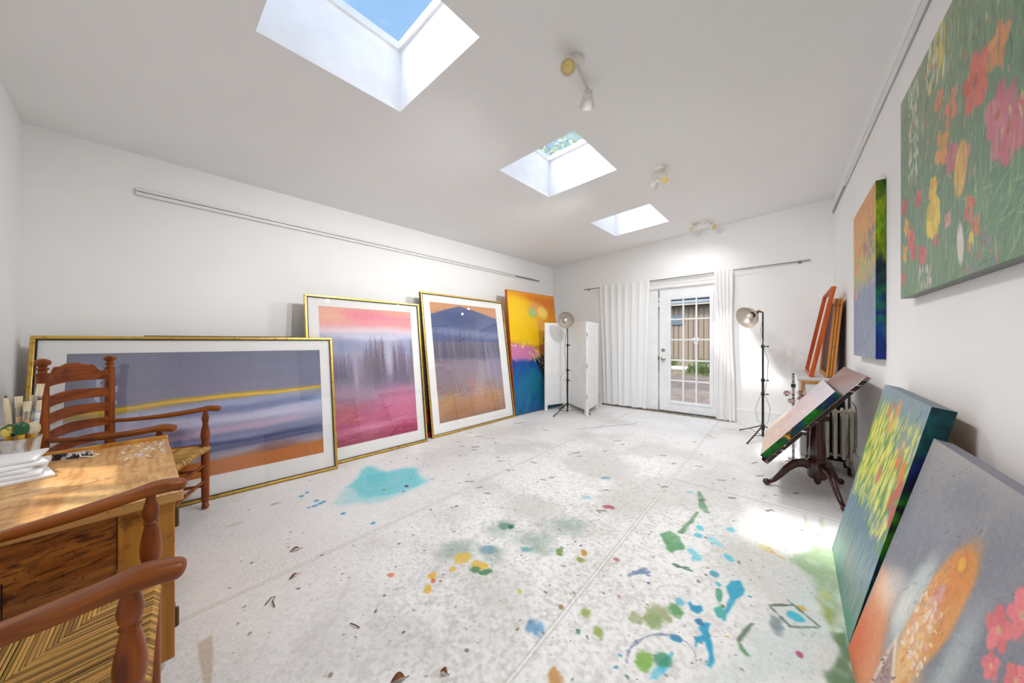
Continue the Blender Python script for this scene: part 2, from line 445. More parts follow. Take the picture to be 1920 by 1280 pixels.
# back wall with its low window
WX0, WX1, WZ0, WZ1 = -2.60, -1.90, 1.01, 1.42
mb = MB(); cb = lambda x: ceil_z(x, YB)
for (x0, x1, z0, z1) in ((XL, WX0, 0, None), (WX1, XR, 0, None), (WX0, WX1, 0, WZ0), (WX0, WX1, WZ1, None)):
    za = cb(x0) if z1 is None else z1; zb = cb(x1) if z1 is None else z1
    mb.add([(x0,YB,z0), (x1,YB,z0), (x1,YB,zb), (x0,YB,za)], [(0,1,2,3)])
struct(mb, 'wall_back', M['wall'], smooth=False)
w = thing('window_4', None, None, ((WX0+WX1)/2, YB, WZ0)); w['kind'] = 'structure'
mb = MB(); ox, oz = (WX0+WX1)/2, WZ0; hw = (WX1-WX0)/2; hh = WZ1-WZ0
mb.b2((-hw,-.06,0), (hw,-.001,.02)); mb.b2((-hw,-.06,hh-.02), (hw,-.001,hh)); mb.b2((-hw,-.06,0), (-hw+.02,-.001,hh)); mb.b2((hw-.02,-.06,0), (hw,-.001,hh))
mb.b2((-.025,-.05,0), (.03,-.01,hh)); mb.b2((.10,-.05,0), (.15,-.01,hh))
mb.build('window_frame', M['trim'], w, smooth=False)
MB().add([(-hw,-.03,0), (hw,-.03,0), (hw,-.03,hh), (-hw,-.03,hh)], [(0,1,2,3)]).build('pane', M['glass'], w, smooth=False)

# baseboards with a moulded cap
def baseboard(name, segs, axis, at, sgn):
    mb = MB()
    for a, b in segs:
        prof = [(0,0), (.016,0), (.016,.165), (.022,.172), (.022,.188), (.010,.2), (0,.2)]
        m = len(prof); vs = []
        for t in (a, b):
            for d, z in prof:
                vs.append((t, at+sgn*d, z) if axis == 0 else (at+sgn*d, t, z))
        fs = [(i, (i+1) % m, m+(i+1) % m, m+i) for i in range(m)]+[tuple(range(m)), tuple(range(2*m-1, m-1, -1))]
        mb.add(vs, fs)
    struct(mb, name, M['trim'], smooth=False)
baseboard('baseboard_far', [(XL+.02, DX0-.1), (DX1+.1, XR-.02)], 0, YF, -1)
baseboard('baseboard_right', [(YB, YF)], 1, XR, -1)
baseboard('baseboard_left', [(YB, YF)], 1, XL, 1)

# door casing and header moulding
mb = MB()
for x0, x1 in ((DX0-.07, DX0), (DX1, DX1+.07)):
    mb.b2((x0, YF-.018, 0), (x1, YF, DZ+.005))
mb.b2((DX0-.08, YF-.02, DZ+.005), (DX1+.08, YF, DZ+.06)); mb.b2((DX0-.09, YF-.03, DZ+.06), (DX1+.09, YF, DZ+.075)); mb.b2((DX0-.08, YF-.016, DZ+.075), (DX1+.08, YF, DZ+.125)); mb.b2((DX0-.1, YF-.04, DZ+.125), (DX1+.1, YF, DZ+.145))
mb.b2((DX0, YF, 0), (DX0+.02, YF+.12, DZ)); mb.b2((DX1-.02, YF, 0), (DX1, YF+.12, DZ)); mb.b2((DX0, YF, DZ-.012), (DX1, YF+.12, DZ))
struct(mb, 'trim_1', M['trim'], smooth=False)
M['sill'] = mat('worn grey door sill', (150,142,132), .6, c2=(96,84,72), scale=(20,20,20))
mb = MB(); mb.b2((DX0-.06, YF-.055, 0), (DX1+.06, YF+.12, .018))
struct(mb, 'trim_2', M['sill'], smooth=False)

def door_leaf(name, x0, x1, gx0, gx1, gz0, gz1, hardware):
    d = thing(name, None, None, (x0, YF+.02, 0)); d['kind'] = 'structure'
    def L(p): return (p[0]-x0, p[1]-YF-.02, p[2])
    T0, T1 = YF+.012, YF+.052
    mb = MB()
    for lo, hi in (((x0,T0,.024), (gx0,T1,2.034)), ((gx1,T0,.024), (x1,T1,2.034)), ((gx0,T0,.024), (gx1,T1,gz0)), ((gx0,T0,gz1), (gx1,T1,2.034))):
        mb.b2(L(lo), L(hi))
    mb.build('door_leaf', M['door'], d, smooth=False)
    mb = MB(); t = .045
    for lo, hi in (((gx0-t,T0-.012,gz0-t), (gx0+.004,T0,gz1+t)), ((gx1-.004,T0-.012,gz0-t), (gx1+t,T0,gz1+t)), ((gx0+.004,T0-.012,gz0-t), (gx1-.004,T0,gz0+.004)), ((gx0+.004,T0-.012,gz1-.004), (gx1-.004,T0,gz1+t))):
        mb.b2(L(lo), L(hi))
    mb.build('glazing_bead', M['door'], d, bevel=.004)
    mb = MB()
    for k in (1, 2):
        x = gx0+(gx1-gx0)*k/3; mb.b2(L((x-.011,T0+.004,gz0)), L((x+.011,T1-.004,gz1)))
    for k in range(1, 5):
        z = gz0+(gz1-gz0)*k/5; mb.b2(L((gx0,T0+.005,z-.011)), L((gx1,T1-.005,z+.011)))
    mb.build('muntin', M['door'], d, smooth=False)
    y = YF+.032
    MB().add([L((gx0,y,gz0)), L((gx1,y,gz0)), L((gx1,y,gz1)), L((gx0,y,gz1))], [(0,1,2,3)]).build('pane', M['glass'], d, smooth=False)
    if hardware:
        hx = x0+.062
        mb = MB(); mb.lathe(L((hx,T0,.885)), (0,-1,0), [(0,.033), (.006,.033), (.010,.026), (.012,.012), (.035,.012), (.042,.024), (.055,.029), (.066,.026), (.072,.014)], 24)
        mb.build('door_knob', M['chrome'], d)
        mb = MB(); mb.lathe(L((hx,T0,1.03)), (0,-1,0), [(0,.032), (.008,.032), (.014,.026), (.018,.02)], 24); mb.box(L((hx,T0-.026,1.03)), (.012,.016,.034))
        mb.build('deadbolt', M['chrome'], d)
        MB().box(L((x0-.012,YF+.008,.895)), (.012,.02,.06)).build('strike_plate', M['brass'], d)
        MB().b2(L((x0,T0-.006,.018)), L((x1,T0+.03,.03))).build('weather_strip', M['rubber'], d)
    return d
door_leaf('door_1', -1.575, -.68, -1.403, -.849, .205, 1.862, True)
door_leaf('door_2', -2.49, -1.60, -2.318, -1.90, .205, 1.862, False)

# ------------------------------------------------------------------ floor: white painted plywood, splashed with paint
def build_floor():
    xs = np.concatenate([np.arange(XL, -2.2, .010), np.arange(-2.2, XR+.01, .0055)])
    yl = [YB]
    while yl[-1] < YF+.12: yl.append(yl[-1]+(.010 if yl[-1] < .05 else .0048+.0016*max(0, yl[-1]-1.2)))
    ysv = np.array(yl); X, Y = np.meshgrid(xs, ysv)
    p = Paint.__new__(Paint); p.w, p.h = len(xs), len(ysv); p.asp = 1.0; p.U = X; p.V = Y; p.X = X; p.Y = Y
    p.rng = np.random.RandomState(5); p.seed = 5; p.s = 99
    a = np.zeros(X.shape+(3,)); a[:] = (240, 239, 238); p.a = a
    # worn grey traffic patch
    g1 = fbm(X*2.2, Y*2.2, 3, 5); g2 = fbm(X*14, Y*14, 5, 4); g3 = fbm(X*60, Y*60, 8, 3)
    cen = np.exp(-(((X+.95)/.85)**2+((Y-1.75)/1.25)**2))
    cen2 = np.exp(-(((X+1.5)/1.4)**2+((Y-3.3)/1.6)**2))
    near = np.exp(-(((X+.55)/.6)**2+((Y-.9)/.55)**2))
    dirt = np.clip(cen*1.05+cen2*.38+near*.75+.10, 0, 1)
    p.mix((176,172,162), dirt*sstep(.36, .70, g1*.75+g2*.1+g3*.15)*.36)
    p.mix((150,146,136), dirt*sstep(.40, .80, g2*.15+g3*.85)*.30)
    p.mix((204,202,198), sstep(.5, .7, g1)*.35)
    # sheet seams of the plywood
    for sx in (-1.92, -.72):
        w = np.abs(X-sx-.003*(fbm(Y*3, X*0, 4, 2)-.5)); p.mix((250,249,246), (1-sstep(.001, .006, w))*.8); p.mix((150,146,138), (1-sstep(.0, .005, np.abs(w-.008)))*.55)
    for sy, x0, x1 in ((2.955, -.72, XR),):
        w = np.abs(Y-sy)+np.where((X > x0) & (X < x1), 0, 9); p.mix((160,156,148), (1-sstep(.001, .008, w))*.6)
    # scattered flecks
    def spots(n, box, cols, r0, r1, al=.9, st=1.0):
        rg = p.rng
        for _ in range(n):
            x, y = rg.uniform(box[0], box[2]), rg.uniform(box[1], box[3]); r = r0+(r1-r0)*rg.rand()**3
            i0, i1 = np.searchsorted(xs, [x-r*2.5, x+r*2.5]); j0, j1 = np.searchsorted(ysv, [y-r*2.5, y+r*2.5])
            if i1 <= i0 or j1 <= j0: continue
            t = rg.uniform(0, 3.14); k = rg.uniform(.35, 1)/st; c, s = math.cos(t), math.sin(t)
            dx = X[j0:j1, i0:i1]-x; dy = Y[j0:j1, i0:i1]-y
            d = np.hypot((dx*c+dy*s)/r, (-dx*s+dy*c)/(r*k))+(vnoise(dx*90+x*50, dy*90+y*50, 3)-.5)*.8
            m = ((1-sstep(.6, 1.1, d))*al)[..., None]; col = np.array(cols[rg.randint(len(cols))], float)
            p.a[j0:j1, i0:i1] = p.a[j0:j1, i0:i1]*(1-m)+col*m
    dk = [(70,64,58), (96,88,78), (60,58,60), (120,100,80), (110,116,112)]
    spots(620, (-3.1,.2,.45,5.5), dk, .003, .012, .8)
    spots(420, (-1.9,.5,.1,3.4), dk, .003, .010, .75)
    spots(34, (-2.0,.6,.3,4.2), [(60,150,180), (70,110,150), (200,90,60), (200,160,60), (120,60,80), (90,140,80)], .004, .014, .8)
    spots(110, (-2.9,1.5,-2.1,3.0), [(60,140,170), (90,190,205), (70,100,140)], .004, .018, .8)
    spots(90, (-1.0,1.0,.1,2.2), [(40,160,190), (70,120,80), (60,100,140), (110,120,60)], .004, .016, .85)
    def S(u, v, ru, rv, c, soft=.3, wob=.6, fr=9, al=.9, rot=None):
        """splash centred on a measured spot; ru across the view, rv along it (metres)"""
        x, y = fl(u, v); th = math.degrees(math.atan2(y, x)) if rot is None else rot
        R0 = max(ru, rv)*2
        i0, i1 = np.searchsorted(xs, [x-R0, x+R0]); j0, j1 = np.searchsorted(ysv, [y-R0, y+R0])
        if i1 <= i0 or j1 <= j0: return
        dx = X[j0:j1, i0:i1]-x; dy = Y[j0:j1, i0:i1]-y; ca, sa = math.cos(R(th)), math.sin(R(th))
        q = (dx*ca+dy*sa)/rv; r = (-dx*sa+dy*ca)/ru; p.s += 13
        d = np.hypot(q, r)+(fbm(dx*fr/.3+x*7, dy*fr/.3+y*5, p.s, 4)-.5)*2*wob
        m = ((1-sstep(1-soft, 1+soft*.3, d))*al)[..., None]
        p.a[j0:j1, i0:i1] = p.a[j0:j1, i0:i1]*(1-m)+np.array(c, float)*m
    def PL(pts, c, soft=.006, wob=.02, fr=10, al=.9, tex=0):
        q = [fl(*t) for t in pts]; ax = [t[0] for t in q]; ay = [t[1] for t in q]
        i0, i1 = np.searchsorted(xs, [min(ax)-.15, max(ax)+.15]); j0, j1 = np.searchsorted(ysv, [min(ay)-.15, max(ay)+.15])
        p.s += 7; x = X[j0:j1, i0:i1]; y = Y[j0:j1, i0:i1]
        xx = x+(fbm(x*fr, y*fr, p.s, 4)-.5)*2*wob; yy = y+(fbm(x*fr+9, y*fr+4, p.s+5, 4)-.5)*2*wob
        d = np.full(x.shape, 1e9); ins = np.zeros(x.shape, bool); n = len(q)
        for i in range(n):
            x0, y0 = q[i]; x1, y1 = q[(i+1) % n]; ex, ey = x1-x0, y1-y0
            t = np.clip(((xx-x0)*ex+(yy-y0)*ey)/(ex*ex+ey*ey+1e-12), 0, 1)
            d = np.minimum(d, np.hypot(xx-x0-t*ex, yy-y0-t*ey))
            ins ^= ((y0 > yy) != (y1 > yy)) & (xx < (x1-x0)*(yy-y0)/(y1-y0+1e-12)+x0)
        m = sstep(-soft, soft, np.where(ins, d, -d))*al
        if tex: m = m*(1-tex*sstep(.45, .7, fbm(x*18, y*18, p.s+9, 4)))
        m = m[..., None]; p.a[j0:j1, i0:i1] = p.a[j0:j1, i0:i1]*(1-m)+np.array(c, float)*m
    def LN(u0, v0, u1, v1, wd, c, al=.8, wob=.006):
        x0, y0 = fl(u0, v0); x1, y1 = fl(u1, v1)
        i0, i1 = np.searchsorted(xs, [min(x0, x1)-.05, max(x0, x1)+.05]); j0, j1 = np.searchsorted(ysv, [min(y0, y1)-.05, max(y0, y1)+.05])
        x = X[j0:j1, i0:i1]; y = Y[j0:j1, i0:i1]; ex, ey = x1-x0, y1-y0
        t = np.clip(((x-x0)*ex+(y-y0)*ey)/(ex*ex+ey*ey+1e-12), 0, 1)
        d = np.hypot(x-x0-t*ex, y-y0-t*ey)+(fbm(x*40, y*40, 6, 2)-.5)*2*wob
        m = ((1-sstep(wd*.5, wd, d))*al)[..., None]
        p.a[j0:j1, i0:i1] = p.a[j0:j1, i0:i1]*(1-m)+np.array(c, float)*m
    # pale turquoise pool by the pictures
    PL([(625,945), (650,912), (666,902), (676,880), (690,871), (704,873), (722,884), (752,876), (780,876), (792,892), (806,899), (792,912), (768,922), (728,934), (690,944)], (170,226,228), .05, .05, 7, .75, .35)
    PL([(652,912), (670,901), (679,881), (690,873), (703,875), (722,886), (752,879), (778,880), (786,892), (798,899), (782,910), (752,918), (716,930), (680,934)], (120,214,222), .03, .05, 7, .9, .25)
    S(706,895,.10,.12,(100,206,216),.5,.4,7,.6)
    S(762,911,.02,.025,(110,46,90)); S(756,921,.012,.012,(140,60,110)); S(770,897,.012,.01,(40,60,70)); S(720,918,.016,.016,(150,140,60))
    for u, v in ((590,948), (600,944), (607,940), (580,951), (594,938), (565,930), (575,923), (645,962), (700,980)): S(u, v, .018, .02, (80,160,200))
    # middle: grey green and yellow trampled paint
    for u, v, a_, b_ in ((940,990,.12,.10), (1000,1010,.14,.10), (860,1030,.13,.10), (920,1035,.10,.09), (1060,985,.18,.12), (1010,1030,.09,.05)):
        S(u, v, a_, b_, (122,150,134), .9, .5, 6, .5)
    S(945,985,.045,.05,(96,140,120),.5,.5,8,.8); S(958,987,.02,.025,(40,110,80)); S(915,1030,.05,.04,(110,150,168),.5,.6,8,.7); S(985,1030,.04,.03,(100,160,170),.5,.5,9,.8)
    S(866,1046,.05,.05,(226,190,80),.5,.6,8,.85); S(905,1061,.03,.03,(226,184,66)); S(893,1056,.025,.03,(222,190,90)); S(908,1072,.04,.022,(70,130,90)); S(890,1068,.03,.03,(80,130,90),.5)
    S(811,1080,.022,.035,(232,178,60)); S(812,1088,.012,.018,(214,110,70)); S(803,1105,.02,.03,(226,186,70)); S(733,1078,.018,.02,(226,140,110)); S(848,1067,.02,.02,(226,190,90))
    S(1140,950,.045,.035,(176,84,112)); S(1100,932,.05,.03,(150,190,206),.6,.5,8,.7); S(1138,896,.05,.05,(150,190,212),.7,.5,8,.6)
    S(1050,1035,.022,.035,(110,150,60)); S(1095,1035,.02,.035,(190,140,50)); S(1087,1048,.025,.03,(150,150,70)); S(1155,1048,.02,.02,(180,110,110))
    LN(1180,1078,1210,1066,.014,(120,140,170)); LN(1190,1074,1216,1072,.016,(120,140,170)); LN(1200,1068,1216,1078,.012,(120,140,170))
    # green and blue marks leading towards the easel table
    PL([(1308,920), (1314,922), (1330,962), (1322,962), (1310,950)], (110,154,118), .006, .01, 12, .9, .3)
    PL([(1306,958), (1312,960), (1280,1000), (1268,998)], (104,150,112), .006, .015, 12, .9, .35)
    PL([(1234,999), (1256,994), (1278,1010), (1280,1028), (1266,1038), (1254,1030), (1246,1014)], (96,156,108), .008, .03, 12, .92, .25)
    for u, v, c in ((1313,990,(96,204,226)), (1310,1004,(96,200,224)), (1372,993,(110,206,228)), (1366,1046,(80,200,216)), (1297,1034,(120,206,224)), (1306,1046,(120,206,224)), (1345,1020,(150,214,226)), (1332,1010,(150,214,226)), (1292,922,(150,200,206))):
        S(u, v, .028, .035, c, .4, .6, 10, .85)
    LN(1264,1058,1296,1070,.012,(70,110,90)); LN(1270,1062,1290,1064,.010,(80,120,96)); S(1338,1076,.02,.03,(90,160,190)); S(1346,1094,.02,.025,(80,180,204))
    PL([(1362,1100), (1372,1090), (1388,1088), (1398,1106), (1396,1116), (1384,1122), (1376,1136), (1366,1150), (1362,1164), (1356,1164), (1358,1150), (1370,1120)], (52,164,196), .006, .012, 12, .95, .12)
    PL([(1289,1130), (1294,1126), (1300,1134), (1316,1134), (1318,1144), (1308,1150), (1296,1144)], (40,146,190), .006, .01, 14, .95)
    PL([(1312,1176), (1324,1166), (1334,1168), (1332,1186), (1338,1206), (1340,1240), (1330,1252), (1322,1246), (1330,1226), (1324,1204), (1310,1206), (1304,1216), (1306,1196), (1320,1190)], (36,158,200), .006, .01, 12, .95, .05)
    PL([(1236,1232), (1262,1222), (1252,1256), (1238,1280), (1222,1282), (1230,1256)], (70,184,212), .008, .02, 12, .9, .3)
    S(1268,1196,.022,.018,(40,140,190)); S(1312,1166,.018,.02,(44,120,170)); S(1348,1116,.014,.06,(60,150,120),.4,.4,12,.8); S(1350,1146,.02,.04,(70,170,160)); S(1275,1128,.018,.022,(110,190,216))
    for u, v, r_, c in ((1267,1143,.034,(76,146,70)), (1236,1150,.05,(150,164,112)), (1222,1164,.04,(132,156,90)), (1098,1147,.024,(140,156,66)), (1122,1185,.028,(136,160,60)), (1206,1237,.034,(110,168,52)), (1192,1160,.03,(160,170,120)), (1240,1234,.03,(60,140,100)), (1052,1137,.014,(150,110,60)), (1000,1174,.03,(100,150,190)), (1012,1180,.025,(110,160,200)), (975,1108,.012,(200,190,60)), (1040,1272,.03,(190,130,60)), (1160,1118,.012,(180,120,160))):
        S(u, v, r_, r_*1.2, c, .5, .6, 12, .8)
    # pale aqua wash and sage green spill beside the leaning canvases
    PL([(1420,1150), (1500,1105), (1560,1120), (1600,1300), (1380,1300), (1300,1290), (1400,1200)], (206,222,220), .06, .08, 5, .7, .5)
    PL([(1484,1044), (1530,1030), (1568,1030), (1580,1120), (1600,1220), (1590,1225), (1560,1160), (1548,1130), (1530,1100), (1510,1076)], (158,186,142), .03, .05, 6, .85, .35)
    PL([(1556,1185), (1580,1185), (1604,1250), (1610,1300), (1560,1300), (1548,1260), (1570,1230)], (96,132,94), .012, .03, 9, .92, .2)
    PL([(1530,1120), (1560,1150), (1575,1200), (1558,1180), (1540,1150)], (150,166,84), .02, .03, 9, .8, .4)
    S(1548,1115,.03,.05,(206,206,130),.6,.5,8,.6); S(1490,1155,.03,.025,(60,186,210)); S(1505,1140,.02,.02,(220,180,100)); S(1500,1226,.016,.02,(180,80,130)); S(1455,1170,.03,.05,(90,110,120),.6,.6,8,.6)
    LN(1440,1134,1488,1134,.008,(80,100,80)); LN(1440,1134,1480,1172,.007,(90,110,100)); LN(1476,1124,1534,1172,.008,(80,110,90)); LN(1480,1174,1532,1176,.007,(110,140,130))
    PL([(1382,1200), (1392,1180), (1410,1168), (1416,1170), (1400,1184), (1388,1206)], (96,120,96), .005, .01, 12, .9); PL([(1386,1204), (1392,1206), (1408,1228), (1400,1228), (1390,1218)], (96,150,104), .005, .01, 12, .9)
    for k in range(16):
        a0 = math.pi*k/16; a1 = math.pi*(k+1)/16
        LN(1240-66*math.cos(a0), 1240-52*math.sin(a0), 1240-66*math.cos(a1), 1240-52*math.sin(a1), .006, (120,130,160), .6)
    for (u0, v0, u1, v1) in ((1508,966,1520,1010), (1520,1010,1530,1024), (1530,1024,1544,1010), (1544,1010,1540,970)): LN(u0, v0, u1, v1, .012, (190,206,180), .6)
    S(1436,1028,.04,.05,(214,190,110),.7,.5,8,.5); LN(1448,1034,1470,1048,.012,(214,176,90))
    LN(1085,804,1195,794,.015,(130,160,190), .7); LN(1190,790,1230,793,.01,(140,150,170), .5)
    for k in range(40):
        u = p.rng.uniform(850, 1500); v = p.rng.uniform(800, 960); L_ = p.rng.uniform(4, 14); LN(u, v, u+L_, v+p.rng.uniform(-2, 2), .012, (100,92,84), .7)
    # strip of yellowed tape residue and old stains
    PL([(371,1205), (398,1189), (402,1230), (394,1284), (380,1284)], (206,194,172), .004, .008, 10, .85)
    S(440,983,.05,.02,(214,204,186),.8,.5,8,.7); S(516,944,.05,.02,(176,164,146),.8,.5,8,.7)
    P_ = np.stack([X, Y, np.zeros_like(X)], -1)
    p.a = np.clip(p.a+((fbm(X*120, Y*120, 77, 2)-.5)*10)[..., None], 0, 255)
    o = colour_grid('floor', p.a, P_, M['floor']); o['kind'] = 'structure'
def floormat():
    m, nt, b = newmat('paint splashed white floor'); N = nt.nodes; L = nt.links
    at = N.new('ShaderNodeAttribute'); at.attribute_name = 'Col'
    tc = N.new('ShaderNodeTexCoord'); nz = N.new('ShaderNodeTexNoise'); nz.inputs['Scale'].default_value = 70; nz.inputs['Detail'].default_value = 7; nz.inputs['Roughness'].default_value = .75
    L.new(tc.outputs['Object'], nz.inputs['Vector'])
    n2 = N.new('ShaderNodeTexNoise'); n2.inputs['Scale'].default_value = 1.7; n2.inputs['Detail'].default_value = 5; L.new(tc.outputs['Object'], n2.inputs['Vector'])
    ad = N.new('ShaderNodeMath'); ad.operation = 'MULTIPLY_ADD'; ad.inputs[1].default_value = .35; L.new(n2.outputs['Fac'], ad.inputs[0]); L.new(nz.outputs['Fac'], ad.inputs[2])
    rp = N.new('ShaderNodeValToRGB'); rp.color_ramp.elements[0].position = .66; rp.color_ramp.elements[1].position = .90
    L.new(ad.outputs[0], rp.inputs['Fac'])
    mu = N.new('ShaderNodeMath'); mu.operation = 'MULTIPLY'; mu.inputs[1].default_value = .32; L.new(rp.outputs['Color'], mu.inputs[0])
    mx = N.new('ShaderNodeMix'); mx.data_type = 'RGBA'; L.new(mu.outputs[0], mx.inputs[0]); L.new(at.outputs['Color'], mx.inputs[6]); mx.inputs[7].default_value = (*lin((120,114,104)), 1)
    L.new(mx.outputs[2], b.inputs['Base Color']); b.inputs['Roughness'].default_value = .55; b.inputs['Specular IOR Level'].default_value = .3
    bp = N.new('ShaderNodeBump'); bp.inputs['Strength'].default_value = .25; bp.inputs['Distance'].default_value = .002
    L.new(nz.outputs['Fac'], bp.inputs['Height']); L.new(bp.outputs['Normal'], b.inputs['Normal'])
    return m
M['floor'] = floormat()
build_floor()

# ------------------------------------------------------------------ outside the door and above the roof
M['asphalt'] = mat('pinkish asphalt', (128,113,104), .9, c2=(106,92,84), scale=(5,5,5), bump=.3)
M['siding'] = mat('beige steel siding', (132,118,102), .6, c2=(126,112,97))
M['roofing'] = mat('blue grey roofing', (92,104,112), .5); M['roofgap'] = mat('roof groove', (40,50,60), .7)
M['grass'] = mat('weeds', (78,96,44), .8, c2=(50,66,30), scale=(8,8,8)); M['soil'] = mat('dry soil', (116,102,86), .9, c2=(84,80,56), scale=(6,6,6))
M['slab'] = mat('pale stone slab', (166,158,150), .8)
mb = MB(); mb.add([(-14,YF+.13,-.06), (5,YF+.13,-.12), (5,13.4,-.12), (-14,13.4,-.12)], [(0,1,2,3)])
struct(mb, 'ground', M['asphalt'], smooth=False)
mb = MB(); mb.add([(-14,13.4,-.12), (5,13.4,-.12), (5,16.0,.26), (-14,16.0,.26)], [(0,1,2,3)]); o = struct(mb, 'bank', M['soil'], smooth=False); o['kind'] = 'structure'
mb = MB()
for k in range(2600):
    x = rnd.uniform(-7, 1); 
    if abs(x+3.2) < .35: continue
    y = rnd.triangular(13.5, 15.9, 13.9); z = -.12+(y-13.4)*.146; h = rnd.uniform(.12, .42); dx = rnd.uniform(-.12, .12); w_ = rnd.uniform(.01, .03)
    mb.add([(x-w_,y,z), (x+w_,y,z), (x+dx,y+rnd.uniform(-.1,.1),z+h)], [(0,1,2)])
o = solo(mb, 'grass', M['grass'], 'rough green weeds along the foot of the beige building', 'grass', (-3,14.5,.04)); o['kind'] = 'stuff'
for (u, v, lb) in ((1274,694,'left pale stone slab lying in the weeds outside the door'), (1315,694,'right pale stone slab lying in the weeds outside the door')):
    d = 14.0*.93; l = (u-960)/FPX; x = (CS*l-SN)*d; y = (SN*l+CS)*d; z = -.12+(y-13.4)*.146
    solo(MB().box((x,y,z+.05), (.75,.5,.1), Matrix.Rotation(R(8), 3, 'X')), 'stone_slab', M['slab'], lb, 'slab', (x,y,z), group='stone slabs by the building', bevel=.02)
bd = thing('building', 'long beige metal-sided building with blue-grey roof across the lane', 'building', (-3,16.2,.2))
mb = MB()
for k in range(70):
    x = -8+k*.2
    mb.add([(x+3,-.2,-.1), (x+3.05,-.23,-.1), (x+3.15,-.23,-.1), (x+3.2,-.2,-.1), (x+3,-.2,2.62), (x+3.05,-.23,2.62), (x+3.15,-.23,2.62), (x+3.2,-.2,2.62)], [(0,1,5,4), (1,2,6,5), (2,3,7,6)])
mb.build('siding_wall', M['siding'], bd, smooth=False)
mb = MB()
for k in range(9): mb.box((1.5-.5, -.45+k*.12, 2.72+k*.19), (16,.1,.13), Matrix.Rotation(R(-18), 3, 'X'))
mb.build('roof', M['roofing'], bd, smooth=False)
MB().b2((-6,-.3,2.55), (8,-.1,4.4)).build('roof_underlay', M['roofgap'], bd, smooth=False)
MB().b2((-6,-.5,2.58), (8,-.3,2.66)).build('gutter', M['slab'], bd, smooth=False)
l = (1270-960)/FPX; k_ = 15.97/(SN*l+CS); MB().box(((CS*l-SN)*k_+3, -.25, CAMH+40/FPX*k_-.2), (.5,.05,.42)).build('wall_vent', M['roofing'], bd, label='small blue-grey panel on the siding')
# tree seen through the second skylight
M['treeleaf'] = mat('pale sunlit leaves', (204,212,190), .6, c2=(160,178,146), scale=(3,3,3)); M['bark'] = mat('grey bark', (110,96,84), .9)
tr = thing('leafy_tree', 'pale green leafy tree beyond the roof, seen through the middle skylight', 'tree', (-4.9,8.2,-.1))
mb = MB(); mb.tube([(0,0,0), (.05,.05,2), (.1,0,4), (.2,.1,6)], [.2,.16,.12,.05], 10)
for a in range(6): mb.tube([(.05,0,3+a*.4), (math.cos(a*2)*.8, math.sin(a*2)*.8, 4.4+a*.4), (math.cos(a*2)*1.5, math.sin(a*2)*1.5, 5.2+a*.4)], [.06,.04,.02], 6)
mb.build('trunk', M['bark'], tr)
mb = MB()
for k in range(3800):
    th = rnd.uniform(0, 6.28); ph = math.acos(rnd.uniform(-1, 1)); r = 2.2*rnd.uniform(.4, 1)**.6
    c = Vector((math.sin(ph)*math.cos(th)*r, math.sin(ph)*math.sin(th)*r, 5.9+math.cos(ph)*r*1.1)); a = Vector((rnd.gauss(0,1), rnd.gauss(0,1), rnd.gauss(0,1))).normalized(); b_ = a.orthogonal().normalized(); s_ = rnd.uniform(.06, .12)
    mb.add([c-a*s_, c+b_*s_*.5, c+a*s_, c-b_*s_*.5], [(0,1,2,3)])
mb.build('foliage', M['treeleaf'], tr, smooth=False)

# ------------------------------------------------------------------ sky, sun, camera
wd = bpy.data.worlds.new('sky'); SC.world = wd; wd.use_nodes = True
nt = wd.node_tree; N = nt.nodes; L = nt.links; bg = N['Background']
tc = N.new('ShaderNodeTexCoord'); sp = N.new('ShaderNodeSeparateXYZ'); L.new(tc.outputs['Generated'], sp.inputs[0])
rp = N.new('ShaderNodeValToRGB'); rp.color_ramp.elements[0].position = .0; rp.color_ramp.elements[0].color = (*lin((206,226,246)), 1); rp.color_ramp.elements[1].position = .85; rp.color_ramp.elements[1].color = (*lin((136,188,240)), 1)
L.new(sp.outputs['Z'], rp.inputs['Fac'])
mp = N.new('ShaderNodeMapping'); mp.inputs['Scale'].default_value = (1.6, 1.6, 4.5); mp.inputs['Location'].default_value = (.35, .2, .1); L.new(tc.outputs['Generated'], mp.inputs['Vector'])
nz = N.new('ShaderNodeTexNoise'); nz.inputs['Scale'].default_value = 2.6; nz.inputs['Detail'].default_value = 7; nz.inputs['Roughness'].default_value = .55; L.new(mp.outputs['Vector'], nz.inputs['Vector'])
r2 = N.new('ShaderNodeValToRGB'); r2.color_ramp.elements[0].position = .56; r2.color_ramp.elements[1].position = .74; L.new(nz.outputs['Fac'], r2.inputs['Fac'])
mx = N.new('ShaderNodeMix'); mx.data_type = 'RGBA'; L.new(r2.outputs['Color'], mx.inputs[0]); L.new(rp.outputs['Color'], mx.inputs[6]); mx.inputs[7].default_value = (.95,.96,.98,1)
# wide glow added around the sun to brighten shafts and fill the room
dt = N.new('ShaderNodeVectorMath'); dt.operation = 'DOT_PRODUCT'; L.new(tc.outputs['Generated'], dt.inputs[0]); dt.inputs[1].default_value = Vector((-.555,-.64,1)).normalized()
mr = N.new('ShaderNodeMapRange'); mr.inputs['From Min'].default_value = .66; mr.inputs['From Max'].default_value = 1; mr.inputs['To Min'].default_value = 0; mr.inputs['To Max'].default_value = 1; mr.interpolation_type = 'SMOOTHSTEP'; L.new(dt.outputs['Value'], mr.inputs['Value'])
ml = N.new('ShaderNodeMath'); ml.operation = 'MULTIPLY_ADD'; ml.inputs[1].default_value = 6.0; ml.inputs[2].default_value = 0.0; L.new(mr.outputs['Result'], ml.inputs[0])
L.new(mx.outputs[2], bg.inputs['Color']); bg.inputs['Strength'].default_value = .74
b2 = N.new('ShaderNodeBackground'); b2.inputs['Color'].default_value = (.97, .985, 1, 1); L.new(ml.outputs[0], b2.inputs['Strength'])
